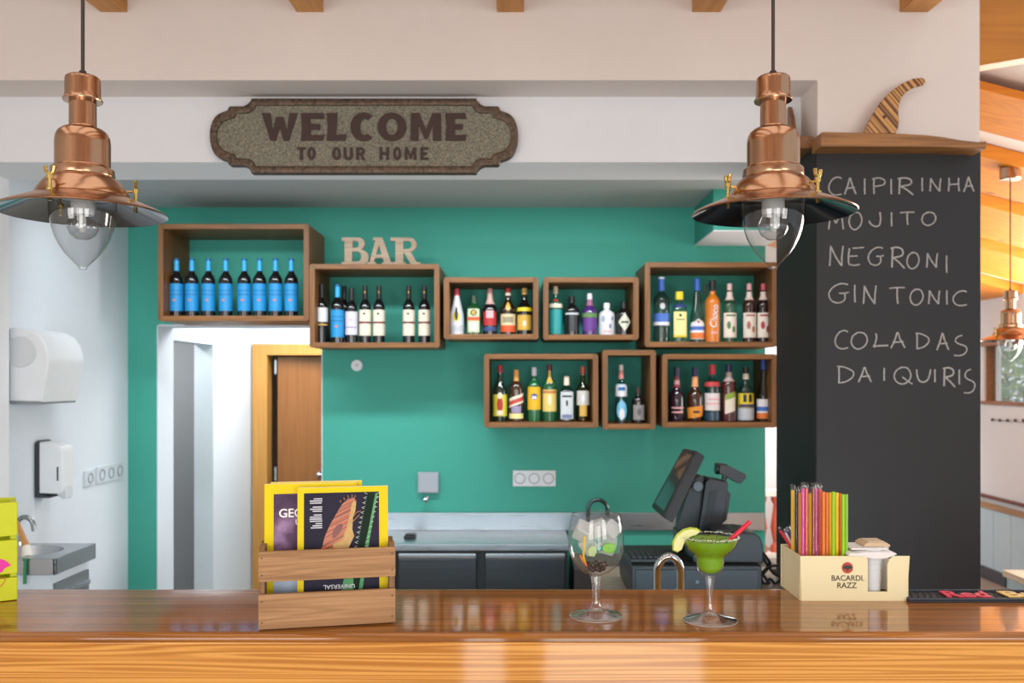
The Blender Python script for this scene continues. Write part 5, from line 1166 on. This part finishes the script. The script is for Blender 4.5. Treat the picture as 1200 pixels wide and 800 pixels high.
# paper cup stack and lids in the napkin slot
t = thing('paper_cup_stack', 'stack of white paper cups in the slot of the cream caddy', 'cups', (kx0+(n0+n1)/2+.0, ky0+.035, BAR_Z+.003)); rr = (n1-n0)/2*1.08
for k in range(5):
    z0 = .004+k*.010
    b = nb(); lathe(b, [(0,z0),(rr*.88,z0),(rr*1.0,z0+.050),(rr*1.06,z0+.052),(rr*1.06,z0+.0535),(rr*.97,z0+.0535),(rr*.85,z0+.002),(0,z0+.002)], 28); obj('cup', b, WHITE_PLASTIC, t)
t = thing('napkin_pile', 'white paper napkins fanned out over the right of the cream caddy', 'napkins', (kxp(1012)+kx0, ky0+.004, BAR_Z+kh-.004))
NAP = plain((236,232,230), .8)
b = nb(); zz = lambda px, py: ((px-1012)*bk, kz(py)-(kh-.004))
poly(b, [[zz(x,y) for x, y in ((994,651),(995,648.5),(1000,648),(1005,648.2),(1010,647),(1030,646.5),(1042,647),(1049,647.5),(1051,649),(1046,651.5),(1036,654.5),(1022,654.5),(1010,651.5))]], -.0055, .055, .001); obj('napkin', b, NAP, t)
b = nb(); box(b, (-.018,.012,.0125), (.055,.08,.0165), .002); obj('napkin', b, NAP, t)
b = nb(); box(b, (-.006,.062,-.078), (.078,.1,.0115), .002); obj('napkin', b, NAP, t)
t = thing('folded_pad', 'kraft brown folded paper pad on the napkins in the caddy', 'paper pad', (W(1028,0,ky0+.03).x, ky0+.03, BAR_Z+kh+.0128))
b = nb(); poly(b, [[(-.027,.0),(-.026,.004),(-.019,.0085),(.019,.0085),(.026,.004),(.027,.0)]], 0, .05, .001); obj('pad', b, plain((206,178,146),.8), t)
b = nb(); box(b, (-.017,.004,.0083), (.017,.046,.010), .0008); obj('flap', b, plain((214,190,160),.8), t)
# straws
MAG, SAL, YL, OR, LM, PK, OB = (216,70,150), (238,96,86), (250,206,0), (238,140,20), (150,205,0), (210,84,150), (222,130,30)
STR = [(929,574,YL,'yellow'),(933.5,577,(38,30,26),'black'),(937.6,577,OR,'orange'),(941,572,MAG,'magenta'),(945,572,SAL,'salmon red'),(949.5,578,YL,'golden yellow'),(953.2,573,(150,60,60),'dark red'),(956.2,572,PK,'pink'),(961,573,SAL,'coral red'),(965,576,OB,'amber'),(969,577,(240,120,60),'deep orange'),(972.6,577,YL,'bright yellow'),(976.5,576,LM,'lime green'),(980.6,577,YL,'lemon yellow'),(984.6,578,(240,130,50),'tangerine'),(988,579,LM,'light green'),(991.6,579,(140,196,0),'lime')]
names_left = ['the far left end']+[s_[3]+' one' for s_ in STR]
for k, (px, top, col, cn) in enumerate(STR):
    Ystr = max(ky0+.016+.011*(k % 3)+.004*(k % 2), (kx0+.0055)*F/(px-VX)); q = W(px, 0, Ystr); H = CZ+(VY-top)*M(Ystr)-BAR_Z-.0035
    beside = 'first at the left' if k == 0 else ('last at the right' if k == len(STR)-1 else 'just right of the %s one' % STR[k-1][3])
    t = thing('drinking_straw', '%s straw upright in the cream caddy, %s' % (cn, beside), 'straw', (q.x, Ystr, BAR_Z+.0035), group='straws standing in the caddy')
    r = .0036
    b = nb(); lathe(b, [(0,0),(r,0),(r,H),(r*.8,H),(r*.8,H-.02),(0,H-.02)], 14); obj('tube', b, plain(col,.35,0,.2), t)
    if k < 9:
        b = nb(); lathe(b, [(r*1.06,.08),(r*1.06,H),(r*1.4,H+.004),(r*.9,H+.009),(r*1.3,H+.012)], 10); obj('clear_wrapper', b, glass((.99,.99,.99),.92,1.6), t)
# short sachets / mini straws at the back left
MS = [(914,622,(210,40,60),-8,'red'),(917.5,628,(200,60,90),-10,'rose'),(919.5,624,(210,190,200),0,'pale pink'),(922,622,(60,80,150),2,'blue'),(925,621,(40,60,120),3,'navy blue'),(928,623,(70,110,170),5,'light blue')]
for k, (px, top, col, tl, cn) in enumerate(MS):
    Ym_ = ky0+.100+.010*(k % 2); px2 = max(px, 923.5+k*1.5); q = W(px2, 0, Ym_); H = CZ+(VY-top)*M(Ym_)-BAR_Z-.0035
    t = thing('cocktail_stirrer', 'short %s wrapped stirrer at the back left of the cream caddy' % cn, 'stirrer', (q.x+.004, Ym_, BAR_Z+.0035), group='short stirrers in the caddy')
    r = .0030; dx = (px-px2)*M(Ym_)
    b = nb(); tube(b, [(0,0,0),(0,0,kh*.99),(dx*1.2,0,H)], r, 10); obj('tube', b, plain(col,.35), t)
    b = nb(); tube(b, [(dx*1.2,0,H-.0002),(dx*1.25,0,H+.006),(dx*1.3,.001,H+.010)], [r,r*1.3,r*.8], 8); obj('clear_wrapper', b, glass((.95,.95,.97),.6,2.2), t)

# ------------------------------------------------------------------ rubber bar mat
mx0 = W(1063,706,1.78).x; my0, my1 = .44*F/261, .44*F/249.5
bm_ = thing('bar_mat', 'dark rubber bar mat with red and yellow lettering along the counter back', 'bar mat', (mx0, my0, BAR_Z))
b = nb(); box(b, (0,0,0), (.62,my1-my0,.004), .0015); obj('base', b, RUBBER, bm_)
b = nb(); L_ = my1-my0
box(b, (0,0,.0038), (.62,.007,.008), .002); box(b, (0,L_-.007,.0038), (.62,L_,.008), .002); box(b, (0,.0072,.0038), (.007,L_-.0072,.008), .002); obj('raised_edge', b, plain((48,56,68),.55), bm_)
b = nb()
for r in range(4):
    for c_ in range(46):
        lathe(b, [(.0028,.0038),(.0024,.0062),(0,.0064)], 6, (.014+c_*.013+(r % 2)*.0065, .014+r*(L_-.028)/3, 0))
o = obj('nubs', b, RUBBER, bm_); o['kind'] = 'stuff'
def flat(b):
    bmesh.ops.transform(b, matrix=Matrix.Rotation(-PI/2,4,'X'), verts=b.verts)
b = nb(); text(b, 'Red', 0, 0, .092, .050, -.0025, 0, .02, shear=.1); bmesh.ops.transform(b, matrix=Matrix.Translation((W(1143,0,my0).x-mx0,L_/2,.0058)) @ Matrix.Rotation(-PI/2,4,'X'), verts=b.verts); obj('lettering', b, plain((222,50,80),.5), bm_)
b = nb(); text(b, 'Bull', 0, 0, .10, .050, -.0025, 0, .02); bmesh.ops.transform(b, matrix=Matrix.Translation((W(1182,0,my0).x-mx0+.06,L_/2,.0058)) @ Matrix.Rotation(-PI/2,4,'X'), verts=b.verts); obj('lettering', b, plain((226,180,80),.5), bm_)
